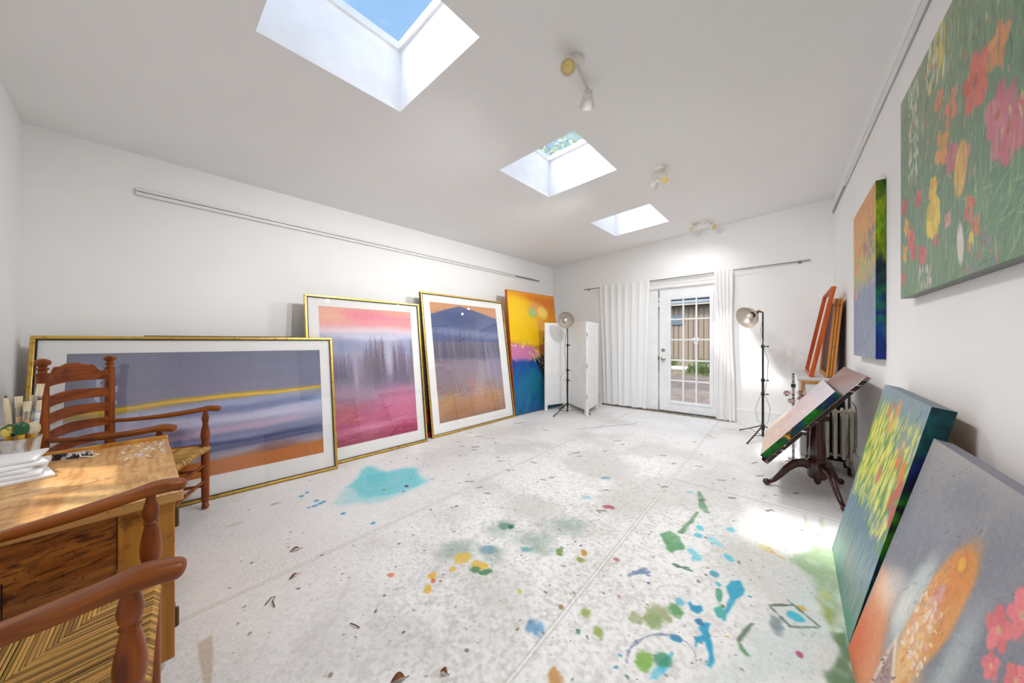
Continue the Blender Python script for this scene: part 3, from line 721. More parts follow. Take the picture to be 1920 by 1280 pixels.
ad = N.new('ShaderNodeAddShader'); L.new(bg.outputs[0], ad.inputs[0]); L.new(b2.outputs[0], ad.inputs[1]); L.new(ad.outputs[0], N['World Output'].inputs['Surface'])
sun = bpy.data.lights.new('sun', 'SUN'); sun.energy = 2.6; sun.angle = R(2.6); sun.color = (1, .96, .90)
so = bpy.data.objects.new('sun', sun); COL.objects.link(so); so.rotation_euler = Vector((.555,.64,-1)).to_track_quat('-Z', 'Y').to_euler(); so.location = (-8,-8,12)
cam = bpy.data.cameras.new('camera'); cam.sensor_width = 36; cam.lens = FPX/1920*36; cam.clip_start = .02
co = bpy.data.objects.new('camera', cam); COL.objects.link(co); co.location = (0,0,CAMH); co.rotation_euler = (R(90), 0, YAW); SC.camera = co
SC.view_settings.view_transform = 'Standard'; SC.view_settings.look = 'None'; SC.view_settings.gamma = 1; SC.view_settings.use_curve_mapping = False
SC.view_settings.exposure = 0.54
SC.cycles.use_adaptive_sampling = True; SC.cycles.adaptive_threshold = .02; SC.cycles.diffuse_bounces = 6; SC.cycles.max_bounces = 12; SC.cycles.transparent_max_bounces = 16

# ------------------------------------------------------------------ ceiling spotlights (two heads each) and added fill beams
def spotlight(x, y, heads, label, watts):
    z = ceil_z(x, y)
    t = thing('ceiling_spotlight', label, 'spotlight', (x,y,z), group='twin ceiling spotlights')
    MB().lathe((0,0,0), (0,0,-1), [(0,.05), (.012,.05), (.022,.042), (.026,.012), (.03,.012)], 24).build('ceiling_plate', M['spot'], t)
    (a, da), (b, db) = heads
    a, b = Vector(a), Vector(b)
    mb = MB(); mb.tube([a+Vector((0,0,.06)), Vector((0,0,-.035)), b+Vector((0,0,.06))], .011, 10); mb.build('crossbar', M['spot'], t)
    for p, d in heads:
        p = Vector(p); d = Vector(d).normalized()
        mb = MB(); mb.tube([p+Vector((0,0,.06)), p+Vector((0,0,.03)), p-d*.015], .008, 8); mb.ball(p+Vector((0,0,.055)), .014)
        mb.lathe(p-d*.05, d, [(0,.018), (.006,.026), (.03,.029), (.032,.026), (.035,.026), (.037,.031), (.07,.042), (.09,.044), (.09,.036), (.084,.034)], 24)
        h = mb.build('lamp_head', M['spot'], t)
        MB().lathe(p+d*.034, d, [(0,.034), (.003,.030), (.005,.02), (.006,.005)], 20).build('lens', M['spotlens'], h, label='warm yellow lens')
        if watts:
            for dd, size, blend, k in ((Vector((-.38,0,-1)), 176, .85, 1.0), (Vector((-.9,0,-.40)), 80, 1.0, 1.1), (Vector((.12,.9,-.40)), 86, 1.0, .62 if y < 4 else 0)):  # fill beams added at each head, aimed apart from it
                if not k: continue
                li = bpy.data.lights.new('fill_beam', 'SPOT'); li.energy = watts*k; li.spot_size = R(size); li.spot_blend = blend; li.shadow_soft_size = .022; li.color = (.985, .99, 1)
                lo = bpy.data.objects.new('fill_beam', li); COL.objects.link(lo); lo.parent = t
                lo.location = p+d*.10+Vector((0,0,-.05)); lo.rotation_euler = dd.to_track_quat('-Z', 'Y').to_euler()
    return t
spotlight(-.87, 1.56, [((.0,-.07,-.085), (.35,-.75,-.55)), ((-.03,.20,-.085), (-.5,.75,-.5))], 'twin white ceiling spotlight nearest the camera, between the first two skylights', 28)
spotlight(-.87, 3.14, [((.03,.05,-.085), (.1,-.5,-.8)), ((-.07,.10,-.085), (-.75,.2,-.6))], 'twin white ceiling spotlight beside the gap between middle and far skylight', 28)
spotlight(-.86, 5.2, [((.10,.06,-.07), (.6,-.4,-.6)), ((-.12,-.02,-.07), (-.7,-.3,-.6))], 'twin white ceiling spotlight close to the far wall', 4.5)
# ================================================================== PICTURES
def framed(name, label, BL, BR, TL, W, H, rect, arr, group, side='gold'):
    Mx = frame_of(BL, BR, TL); Mx.translation.z += .006
    t = thing(name, label, 'framed picture', M=Mx, group=group)
    fw, dp = .021, .036
    mb = MB(); mb.b2((0,0,-dp), (W,fw,0)); mb.b2((0,H-fw,-dp), (W,H,0)); mb.b2((0,fw,-dp), (fw,H-fw,0)); mb.b2((W-fw,fw,-dp), (W,H-fw,0))
    mb.build('frame', M['gold'], t, bevel=.004)
    lp = .006; mb = MB(); z0, z1 = -.016, -.004; a = fw
    for lo, hi in (((a,a,z0), (W-a,a+lp,z1)), ((a,H-a-lp,z0), (W-a,H-a,z1)), ((a,a+lp,z0), (a+lp,H-a-lp,z1)), ((W-a-lp,a+lp,z0), (W-a,H-a-lp,z1))): mb.b2(lo, hi)
    mb.build('inner_fillet', M['black'], t, label='thin dark inner lip of the gilt frame')
    x0, y0, x1, y1 = rect[0]*W, rect[1]*H, rect[2]*W, rect[3]*H
    mb = MB(); zz0, zz1 = -.020, -.016
    for lo, hi in (((fw,fw,zz0), (W-fw,y0,zz1)), ((fw,y1,zz0), (W-fw,H-fw,zz1)), ((fw,y0,zz0), (x0,y1,zz1)), ((x1,y0,zz0), (W-fw,y1,zz1))): mb.b2(lo, hi)
    mb.build('mat_board', M['mat'], t, smooth=False)
    al_ = to_lin(arr); al_ = np.maximum(al_-.03, al_*.55); g_ = al_.mean(-1, keepdims=True); al_ = g_+(al_-g_)*.90; arr = np.where(al_ <= .0031308, al_*12.92, 1.055*al_**(1/2.4)-.055)*255   # pigment without the sheen of the glass
    h, w = arr.shape[:2]
    colour_grid('print', arr, plane_pts(w, h, x1-x0, y1-y0, x0, y0, -.0195), M['print'], t)
    MB().add([(fw,fw,-.010), (W-fw,fw,-.010), (W-fw,H-fw,-.010), (fw,H-fw,-.010)], [(0,1,2,3)]).build('glass_pane', M['picglass'], t, smooth=False)
    MB().b2((.01,.01,-.034), (W-.01,H-.01,-.022)).build('backing_board', M['backing'], t, smooth=False)
    return t, Mx

# 1 long landscape with a yellow streak
p = Paint(460, 290, 1.42, .95, 11)
p.grad([(0,(186,108,36)), (.10,(192,116,44)), (.15,(172,160,176)), (.24,(110,114,150)), (.32,(136,140,178)), (.42,(190,184,212)), (.54,(188,196,226)), (.60,(140,144,176)), (.72,(138,138,162)), (1,(130,132,156))], .03, 1.5, 3)
line = lambda u: .565+.09*(u-.05)+.02*np.sin(u*5)
for off, wd, c, al in ((-.005,.06,(176,156,120),.55), (.0,.030,(222,176,30),.95), (.004,.014,(250,200,10),1.0)):
    d = np.abs(p.V-(line(p.U)+off+(p.ns(3, 8)-.5)*.03)); p.mix(c, (1-sstep(wd*.3, wd, d))*al*np.interp(p.U, [0,.1,.5,.9,1], [.4,.7,1,.9,.5]))
for v0, sl, wd, c, al, u0, u1 in ((.47,.07,.05,(96,108,160),.6,.3,1), (.40,.05,.04,(206,206,232),.7,.0,.9), (.33,.03,.035,(214,176,206),.65,.25,.9), (.26,.02,.03,(150,150,196),.7,.1,.7), (.22,.04,.03,(64,74,124),.7,.2,1), (.17,.04,.025,(78,84,130),.6,.3,1), (.52,.10,.03,(160,176,226),.7,.4,1), (.80,.05,.08,(138,140,168),.5,.2,1), (.68,.06,.05,(152,140,168),.5,.1,.8)):
    d = np.abs(p.V-(v0+sl*p.U+(p.ns(2, 5)-.5)*.05)); p.mix(c, (1-sstep(wd*.2, wd, d))*al*sstep(u0-.1, u0+.1, p.U)*(1-sstep(u1-.1, u1+.1, p.U)))
p.blob(.75,.14,.2,.05,(150,96,90),2,.6,.4,4,.6); p.poly([(0,0),(1,0),(1,.105),(.6,.11),(0,.13)], (206,124,44), .006, .01, 4)
p.blob(.8,.06,.4,.04,(204,124,46),0,.6,.4,4,.6); p.grain(5)
GRP = 'gilt framed pictures along the left wall'
pic1, M1 = framed('framed_picture', 'wide gilt-framed misty landscape with a yellow streak, behind the ladder-back chair', (-3.307,-.455,0), (-3.112,1.194,0), (-3.518,-.433,1.197), 1.66, 1.22, (.082,.135,.935,.905), p.a, GRP)
# 2 pink sky over misty conifers
def conifers(p, n, u0, u1, base, hmin, hmax, c, al=.8, wd=.02):
    for _ in range(n):
        u = p.rng.uniform(u0, u1); h = p.rng.uniform(hmin, hmax); w = wd*p.rng.uniform(.6, 1.3)
        d = (p.V-base)/h; m = (d > -.2) & (d < 1)
        prof = w*(1-np.clip(d, 0, 1))*(.72+.28*np.sin(d*46+u*90))+.0015
        x = np.abs(p.U-u)
        p.mix(c, np.where(m, 1-sstep(prof*.6, prof*1.1+.003, x), 0)*al*sstep(-.2, .15, d))
p = Paint(320, 470, .95, 1.37, 12)
p.grad([(0,(186,84,116)), (.08,(206,92,136)), (.18,(208,110,150)), (.30,(176,128,154)), (.45,(158,140,166)), (.60,(160,150,176)), (.70,(168,172,204)), (.78,(196,196,222)), (.83,(236,214,222)), (.88,(246,166,170)), (.94,(246,158,168)), (1,(240,180,150))], .03, 2, 2)
p.blob(.1,.93,.16,.06,(246,196,160),0,.7,.3,4,.7); p.blob(.45,.955,.18,.04,(246,140,164),0,.7,.3,4,.6); p.blob(.5,.78,.5,.03,(220,222,238),0,.8,.4,5,.7)
for k in range(9): p.blob(p.rng.uniform(0,1), p.rng.uniform(.66,.76), .09, .05, (150,158,194), 0, .8, .4, 6, .45)
conifers(p, 34, 0, .30, .44, .1, .22, (120,116,140), .5); conifers(p, 40, .42, .64, .42, .2, .38, (128,116,130), .55); conifers(p, 30, .72, 1.0, .42, .18, .36, (126,114,134), .55); conifers(p, 50, 0, 1, .40, .08, .22, (134,122,142), .4)
p.blob(.7,.62,.03,.16,(206,206,226),2,.8,.3,6,.7); p.blob(.33,.5,.02,.25,(190,176,196),2,.9,.3,6,.5); p.blob(.5,.35,.5,.10,(166,140,166),0,.9,.4,4,.5)
p.blob(.8,.28,.2,.1,(226,120,160),0,.9,.4,5,.6); p.blob(.25,.2,.25,.1,(190,80,110),0,.9,.4,5,.6); p.blob(.5,.1,.5,.03,(228,150,176),3,.8,.4,5,.7); p.blob(.5,.03,.5,.05,(170,76,100),0,.8,.4,5,.7)
p.dabs(160, (0,.02,1,.3), [(214,110,156),(186,84,120),(226,140,170)], .05, .008, 6, 8, .25); p.grain(5)
pic2, M2 = framed('framed_picture', 'tall gilt-framed picture of pink sky over misty conifers, second from the left', (-3.236,1.007,0), (-3.167,2.205,0), (-3.445,1.019,1.618), 1.2, 1.632, (.098,.088,.905,.935), p.a, GRP)
# 3 blue mountain
p = Paint(380, 470, 1.19, 1.53, 13)
p.grad([(0,(158,118,98)), (.10,(190,146,112)), (.24,(170,146,146)), (.42,(152,138,156)), (.58,(132,122,138)), (.72,(126,124,148)), (.82,(118,128,164)), (1,(206,150,112))], .03, 2, 2)
p.poly([(0,1),(1,1),(1,.90),(.62,.955),(.40,.985),(.2,.94),(0,.89)], (216,156,112), .004, .004, 6)
p.poly([(0,.66),(0,.895),(.2,.945),(.40,.985),(.62,.955),(1,.89),(1,.66)], (94,106,148), .006, .006, 8); p.blob(.42,.86,.3,.07,(78,90,132),-6,.8,.5,5,.6); p.blob(.5,.74,.7,.04,(136,144,178),-3,.8,.5,5,.7)
conifers(p, 50, .0, .62, .52, .12, .30, (96,92,112), .55, .022); conifers(p, 44, .6, 1, .5, .08, .2, (104,100,120), .5, .02)
p.blob(.3,.34,.3,.16,(152,136,146),0,.9,.5,4,.6); p.blob(.15,.16,.14,.08,(196,150,80),0,.9,.4,4,.6); p.blob(.8,.14,.22,.09,(206,156,110),0,.9,.5,4,.6); p.blob(.5,.10,.5,.08,(190,130,84),0,.9,.5,4,.6); p.blob(.25,.06,.16,.05,(168,116,70),0,.9,.5,4,.6); p.blob(.5,.26,.06,.13,(190,136,126),5,.9,.4,4,.4); p.blob(.9,.45,.16,.2,(160,150,176),0,.9,.5,4,.5)
p.dabs(120, (0,.02,1,.3), [(206,150,100),(176,120,80),(160,100,70)], .05, .008, 4, 8, .22); p.grain(5)
pic3, M3 = framed('framed_picture', 'tall gilt-framed picture of a blue mountain over a brown valley, third from the left', (-3.205,2.293,0), (-3.163,3.795,0), (-3.47,2.3,1.797), 1.502, 1.817, (.088,.082,.885,.935), p.a, GRP)
MB().b2((-.002,.004,-.035), (.001,1.81,-.004)).build('side_strip', M['black'], pic3, label='black left side of the frame')

def canvas(name, label, BL, BR, TL, W, H, dp, arr, side=None, cat='painting', group=None, lift=.006, edge_dark=.75):
    Mx = frame_of(BL, BR, TL); Mx.translation.z += lift
    t = thing(name, label, cat, M=Mx, group=group)
    h, w = arr.shape[:2]
    colour_grid('painted_canvas', arr, plane_pts(w, h, W, H), M['painting'], t)
    side = side or {}
    def strip(nm, n, pos, col):
        k = 5; P_ = np.zeros((k, n, 3)); A = np.zeros((k, n, 3))
        for j in range(k):
            for i in range(n):
                s = i/(n-1); P_[j, i] = pos(s, -dp*j/(k-1)); A[j, i] = col(s, j/(k-1))
        colour_grid('canvas_edge', A, P_, M['edgepaint'], t)
    def bcol(line): return lambda s, q: line[min(len(line)-1, int(s*(len(line)-1)))]*edge_dark
    strip('l', h, lambda s, z: (0, s*H, z), side.get('l', bcol(arr[:, 0])))
    strip('r', h, lambda s, z: (W, s*H, z), side.get('r', bcol(arr[:, -1])))
    strip('t', w, lambda s, z: (s*W, H, z), side.get('t', bcol(arr[-1])))
    strip('b', w, lambda s, z: (s*W, 0, z), side.get('b', bcol(arr[0])))
    mb = MB(); q = .04; z0, z1 = -dp+.001, -.004
    for lo, hi in (((.002,.002,z0), (W-.002,q,z1)), ((.002,H-q,z0), (W-.002,H-.002,z1)), ((.002,q,z0), (q,H-q,z1)), ((W-q,q,z0), (W-.002,H-q,z1))): mb.b2(lo, hi)
    mb.build('stretcher', M['pine'], t, smooth=False)
    return t, Mx
def patches(cols, seed, sx=14, sy=6, vert=True):
    """blotchy painted edge; cols: list of (s, colour)"""
    xs_ = [c[0] for c in cols]
    def f(s, q):
        n = float(vnoise(np.array([s*sx]), np.array([q*sy*.35]), seed)[0]); n2 = float(vnoise(np.array([s*sx*2.6]), np.array([q*sy*.8]), seed+3)[0])
        k = min(1, max(0, s+(n-.5)*.16)); c = np.array([np.interp(k, xs_, [c[1][j] for c in cols]) for j in range(3)])
        return np.clip(c*(.72+.56*n2), 0, 255)
    return f
# 4 abstract yellow over blue
p = Paint(300, 480, 1.205, 2.01, 14)
p.grad([(0,(8,96,128)), (.15,(14,110,140)), (.30,(12,84,132)), (.42,(22,60,130)), (.50,(210,170,20)), (.7,(234,186,8)), (1,(226,170,14))], .03, 2, 2)
p.poly([(0,.36),(0,.60),(.35,.585),(.6,.55),(1,.57),(1,1),(0,1)], (236,188,8), .006, .02, 5)
p.blob(.45,.965,.5,.05,(206,98,36),-6,.9,.3,4,.8); p.blob(.9,.9,.25,.12,(206,104,30),0,.8,.4,4,.75); p.blob(.95,.7,.16,.25,(214,130,20),0,.9,.4,4,.8); p.blob(.15,.88,.2,.15,(240,196,20),0,.9,.3,4,.7)
p.blob(.62,.86,.14,.06,(226,160,100),-10,.7,.4,6,.8); p.blob(.72,.84,.075,.055,(244,210,104),-10,.5,.35,8,.9); p.blob(.48,.83,.05,.045,(150,190,140),-20,.5,.35,8,.9); p.blob(.66,.72,.07,.09,(222,150,90),25,.7,.4,6,.8)
p.poly([(0,.44),(0,.57),(.2,.565),(.45,.53),(.55,.47),(.35,.42),(.1,.40)], (196,116,170), .012, .02, 8, .92); p.poly([(.45,.53),(.72,.55),(.78,.44),(.62,.46)], (176,92,60), .02, .03, 8, .8)
p.poly([(.0,.05),(0,.40),(.12,.42),(.28,.425),(.42,.40),(.55,.34),(.6,.1),(.5,0)], (18,66,150), .03, .03, 5, .85); p.blob(.35,.2,.22,.18,(14,116,146),0,.9,.4,5,.85); p.blob(.2,.1,.25,.1,(10,112,136),0,.9,.4,5,.7); p.blob(.55,.22,.12,.12,(20,110,110),0,.9,.4,5,.6)
p.poly([(.50,.40),(.62,.455),(.75,.47),(.92,.45),(1,.5),(1,0),(.78,0),(.66,.14),(.62,.3)], (16,12,22), .03, .04, 7, .95)
p.blob(.80,.60,.06,.10,(54,76,20),0,.6,.5,14,.95); p.dabs(60, (.72,.52,.88,.70), [(30,50,10),(110,130,40),(70,90,20)], .012, .006, 60, 60, .8)
p.poly([(.74,.56),(.80,.55),(.97,.36),(.93,.34)], (226,130,30), .01, .02, 8, .9); p.dabs(24, (.55,.33,.85,.46), [(246,226,180),(250,240,220)], .008, .004, 30, 50, .9); p.dabs(22, (.35,.40,.62,.52), [(240,206,90),(246,220,150)], .03, .004, -55, 18, .9); p.dabs(26, (.03,.535,.5,.59), [(240,206,90),(220,180,60),(250,230,150)], .016, .005, -60, 25, .9)
p.dabs(60, (0,.0,.6,.36), [(20,130,160),(12,90,130),(24,80,150)], .08, .04, 70, 30, .25); p.grain(5, 90, 90)
dk = lambda s, q: np.array((84,26,18))
pic4, M4 = canvas('abstract_painting', 'tall abstract painting, yellow over deep blue, behind the white folding screen', (-3.187,3.836,0), (-3.082,5.036,0), (-3.393,3.855,1.999), 1.205, 2.01, .04, p.a, {'l': dk, 'r': dk, 't': lambda s, q: np.array((150,80,30)), 'b': dk})
mb = MB(); W, H = 1.205, 2.01
for lo, hi in (((-.006,-.004,-.04), (0,H+.006,.004)), ((W,-.004,-.04), (W+.006,H+.006,.004)), ((0,H,-.04), (W,H+.006,.004)), ((0,-.004,-.04), (W,0,.004))): mb.b2(lo, hi)
mb.build('edge_frame', M['redwood'], pic4, smooth=False)
# dark canvas behind the first frame, small red one behind the third
t = thing('canvas', 'dark canvas hidden behind the wide landscape, only its top edge showing', 'canvas', M=M1)
MB().b2((.455,.006,-.085), (1.375,1.236,-.055)).build('canvas_board', mat('dark varnished canvas edge', (60,32,24), .5, c2=(28,22,20), scale=(12,12,12)), t, bevel=.002)
t = thing('canvas', 'small red-edged canvas tucked behind the blue mountain picture', 'canvas', M=M3)
MB().b2((-.045,.006,-.10), (.7,.36,-.065)).build('canvas_board', mat('red painted canvas edge', (160,40,28), .5, c2=(60,24,22), scale=(9,9,9), lo=.4, hi=.6), t, bevel=.002)

# ------------------------------------------------------------------ right-hand paintings
GR, GY = [(64,110,66),(86,132,84),(110,150,104),(52,92,66),(134,166,116)], [(236,196,50),(240,170,50)]
# large flower painting on the wall
p = Paint(520, 400, 1.32, .952, 21)
p.grad([(0,(84,124,84)), (.3,(74,118,86)), (.6,(96,136,98)), (1,(120,146,104))], .12, 4, 3)
p.blob(.85,.3,.35,.3,(66,120,82),0,.8,.4,4,.7); p.blob(.1,.8,.1,.2,(86,96,86),0,.8,.4,5,.6)
p.dabs(800, (0,0,1,1), GR, .05, .006, 88, 14, .6); p.dabs(220, (0,.5,.6,1), [(150,176,120),(176,186,140),(110,110,90),(140,120,100),(90,90,90)], .035, .007, 86, 18, .7)
p.dabs(110, (.10,.55,.2,1), [(222,226,206),(206,214,190),(236,236,226)], .025, .008, 84, 18, .85); p.dabs(40, (.28,.8,.42,1), [(230,226,200),(240,210,80)], .04, .012, 84, 12, .85)
p.dabs(60, (.55,.02,1,.3), [(140,176,120),(110,160,110),(50,110,70)], .08, .006, 30, 50, .6)
for cx, cy, r, c, n in ((.60,.60,.10,(226,84,66),5), (.70,.62,.07,(236,140,70),5), (.74,.36,.105,(206,84,106),6), (.70,.42,.08,(214,96,120),5), (.40,.52,.08,(236,150,60),4), (.46,.62,.07,(236,120,80),4), (.46,.44,.06,(206,96,110),5), (.54,.40,.05,(206,110,120),4), (.33,.28,.085,(246,200,40),8), (.33,.40,.05,(246,196,40),6), (.20,.42,.045,(214,64,74),6), (.12,.27,.06,(230,80,60),5), (.15,.20,.05,(214,60,66),5), (.24,.16,.05,(216,56,70),6), (.07,.34,.05,(240,160,50),5), (.05,.22,.05,(240,150,50),4), (.03,.10,.04,(216,60,66),5), (.57,.21,.05,(206,84,56),4), (.6,.15,.04,(206,90,60),4), (.36,.18,.03,(214,60,60),5), (.44,.23,.035,(226,130,130),4), (.88,.55,.04,(226,90,110),5), (.93,.72,.03,(226,110,90),4), (.64,.93,.08,(246,176,40),5), (.38,.72,.05,(236,120,70),4), (.04,.45,.05,(206,60,74),5)):
    p.flower(cx, cy, r, c, n, (min(255, c[0]-30), max(0, c[1]-20), 40), seed=cx*9)
p.blob(.52,.37,.055,.10,(246,176,60),-6,.2,.15,8,.95); p.blob(.52,.12,.028,.075,(240,222,214),4,.3,.15,8,.95); p.blob(.58,.10,.02,.04,(246,206,50),0,.3,.3,9,.9); p.dabs(30, (.2,.0,.32,.1), [(236,210,210),(240,180,190)], .02, .006, 85, 12, .8)
p.dabs(70, (.55,0,.7,.1), [(90,110,150),(176,90,90),(80,140,120)], .02, .008, 80, 30, .7); p.dabs(420, (0,0,1,1), [(150,180,116),(70,120,80),(190,196,130),(96,110,100),(120,150,130)], .05, .004, 87, 12, .6); p.dabs(160, (.1,.3,.8,1), [(236,170,80),(226,110,90),(214,130,140),(120,110,90),(236,210,130)], .022, .007, 84, 30, .6); p.mix((200,206,194), .27+0*p.U); p.grain(8, 90, 90)  # pale veil near the end puts gloss haze into the paint
grey = lambda s, q: np.array((120,124,116))
canvas('flower_painting', 'large painting of red and yellow flowers in green grass, hung nearest the camera', (.439,2.42,1.378), (.439,1.1,1.378), (.439,2.42,2.33), 1.32, .952, .042, p.a, {'b': grey, 'l': grey, 'r': grey, 't': grey}, lift=0)
# smaller hung painting
p = Paint(240, 330, .805, 1.11, 22)
p.grad([(0,(126,140,160)), (.2,(120,134,162)), (.42,(124,132,162)), (.55,(166,170,110)), (.75,(206,150,70)), (1,(220,150,80))], .06, 4, 3)
p.dabs(520, (0,0,1,.5), [(140,150,170),(110,126,160),(160,160,180),(90,120,160),(150,140,160),(130,170,180)], .035, .008, 86, 16, .55); p.dabs(420, (0,.45,1,1), [(226,140,60),(206,120,60),(220,190,80),(170,176,70),(236,170,90),(190,196,90)], .03, .010, 84, 22, .6)
for cx, cy, c in ((.3,.70,(232,100,60)), (.6,.68,(226,84,66)), (.75,.76,(232,120,60)), (.15,.60,(230,130,60)), (.1,.8,(236,150,60)), (.15,.42,(226,130,110)), (.5,.86,(236,150,60))): p.blob(cx, cy, .05, .04, c, 10, .4, .3, 8, .9)
p.dabs(60, (.5,.6,1,.78), [(100,130,110),(84,110,130)], .03, .012, 80, 20, .7); p.grain(6, 90, 90)
canvas('meadow_painting', 'small hung painting, orange blooms over lilac-blue, with green and navy painted edge', (.439,3.78,1.06), (.439,2.975,1.06), (.439,3.78,2.17), .805, 1.11, .042, p.a,
  {'r': patches([(0,(10,34,110)), (.16,(12,60,130)), (.24,(14,110,90)), (.30,(12,40,120)), (.37,(10,110,60)), (.45,(20,50,60)), (.52,(30,50,70)), (.60,(130,150,20)), (.72,(110,150,20)), (.85,(150,170,30)), (1,(50,90,20))], 5)}, lift=0)
# floor: green and yellow meadow canvas
p = Paint(300, 370, .763, .96, 23)
p.grad([(0,(70,140,116)), (.12,(110,140,130)), (.25,(116,134,140)), (.36,(84,124,140)), (.45,(80,130,110)), (.6,(110,160,60)), (.8,(130,160,70)), (.92,(120,140,150)), (1,(110,134,150))], .05, 4, 3)
p.dabs(260, (0,.4,1,.95), [(60,130,60),(90,150,50),(150,180,60),(40,100,70),(60,120,110)], .035, .009, 80, 16, .7); p.dabs(240, (.05,.42,1,.9), [(236,224,76),(244,226,70),(214,216,84),(244,236,140)], .055, .016, 80, 14, .8)
for cx, cy, c in ((.35,.9,(226,120,40)), (.5,.92,(232,140,60)), (.75,.82,(236,150,50)), (.8,.75,(226,110,50)), (.95,.66,(206,70,60)), (.9,.72,(226,120,40)), (.9,.60,(190,80,60)), (.45,.84,(236,160,60)), (.98,.56,(190,60,70)), (.55,.62,(206,110,90))): p.blob(cx, cy, .035, .05, c, -10, .4, .3, 8, .92)
p.dabs(120, (.6,.78,1,1), [(140,160,180),(110,140,160),(120,150,130)], .03, .010, 85, 12, .7); p.dabs(110, (0,.2,1,.48), [(60,110,150),(80,160,140),(110,130,170),(60,140,120),(90,110,150)], .045, .014, 82, 14, .65); p.dabs(80, (0,0,1,.26), [(130,140,144),(90,160,140),(150,150,156),(70,130,110)], .08, .014, 84, 12, .5); p.mix((206,212,206), .12+.0*p.U); p.grain(6, 90, 90)  # light wash near the end puts grazing gloss into the colours
canvas('meadow_painting', 'yellow and green meadow painting standing on the floor beyond the grey one', (.21,2.535,0), (.193,1.772,0), (.406,2.53,.94), .763, .96, .055, p.a,
  {'r': patches([(0,(10,40,40)), (.2,(14,60,60)), (.34,(10,50,60)), (.4,(20,100,20)), (.5,(60,130,10)), (.56,(14,20,40)), (.62,(20,120,20)), (.7,(12,20,50)), (.8,(14,40,110)), (.9,(10,80,80)), (1,(14,60,70))], 8), 't': lambda s, q: np.array((110,122,124))})
# floor: grey still-life canvas
p = Paint(460, 340, 1.2, .86, 24)
p.grad([(0,(150,140,140)), (.3,(140,140,146)), (.55,(126,130,140)), (.75,(130,132,142)), (.9,(150,148,150)), (1,(166,162,160))], .08, 3, 3)
for k in range(26): p.blob(p.rng.uniform(0,1), p.rng.uniform(.35,1), p.rng.uniform(.05,.16), p.rng.uniform(.05,.14), [(116,122,134),(160,158,160),(108,116,130),(146,150,160)][k % 4], p.rng.uniform(-40,40), .9, .5, 6, .4)
p.poly([(0,0),(.26,0),(.24,.2),(.17,.33),(.08,.42),(0,.42)], (236,150,100), .05, .03, 4, .95); p.blob(.03,.1,.16,.16,(226,104,56),0,.9,.3,4,.9); p.blob(.1,.40,.14,.08,(244,216,190),20,.9,.3,4,.8); p.blob(.14,.47,.12,.05,(214,206,204),25,.9,.3,4,.6)
p.blob(.24,.5,.07,.2,(206,216,210),-14,.6,.3,6,.85); p.blob(.45,.36,.05,.34,(190,204,200),-6,.8,.3,6,.7)
p.blob(.345,.56,.10,.28,(226,152,74),-13,.2,.15,6,.95); p.blob(.365,.68,.07,.14,(222,138,52),-10,.6,.2,6,.8); p.blob(.31,.42,.06,.20,(240,190,130),-10,.7,.3,6,.9); p.blob(.22,.44,.05,.10,(236,230,222),-20,.8,.4,6,.7); p.blob(.33,.2,.12,.22,(244,196,130),-4,.7,.3,6,.9); p.blob(.365,.74,.035,.04,(206,130,40),-20,.5,.3,8,.9); p.blob(.36,.735,.018,.02,(240,180,60),0,.5,.3,8,.9)
p.blob(.335,.60,.03,.05,(214,150,160),-10,.6,.4,8,.9); p.dabs(120, (.27,.36,.38,.58), [(246,226,200),(236,200,190),(226,160,150),(250,240,230)], .014, .008, 60, 80, .75)
p.poly([(.20,.02),(.24,.36),(.34,.2),(.33,0)], (246,226,206), .012, .01, 6, .95); p.poly([(.215,.02),(.245,.31),(.315,.2),(.31,.02)], (166,134,130), .01, .01, 8, .92); p.dabs(70, (.22,.03,.31,.26), [(110,84,90),(196,170,160),(150,110,120)], .02, .005, 60, 30, .7)
for cx, cy, r in ((.555,.775,.058), (.525,.70,.056), (.545,.625,.036), (.62,.74,.04), (.6,.66,.036)): p.flower(cx, cy, r, (224,116,122), 5, (224,166,130), seed=cx*11)
p.dabs(120, (.6,.1,1,.9), [(236,120,120),(206,170,140),(150,160,120),(120,130,140)], .03, .015, 70, 60, .4); p.dabs(50, (0,.2,1,1), [(50,54,64)], .004, .003, 60, 60, .9); p.dabs(260, (.0,.45,1,1), [(170,168,170),(110,114,126),(150,150,158)], .03, .006, 60, 40, .28); p.dabs(110, (.285,.28,.385,.66), [(240,176,96),(206,120,50),(246,206,150)], .03, .006, 70, 30, .35); p.grain(9, 120, 120)
grey2 = lambda s, q: np.array((128,126,136))
canvas('still_life_painting', 'grey painting with orange egg-like vase and pink flowers, leaning nearest the camera', (.187,1.748,0), (.187,.548,0), (.389,1.748,.835), 1.2, .86, .042, p.a, {'t': grey2, 'l': grey2, 'r': grey2, 'b': grey2})

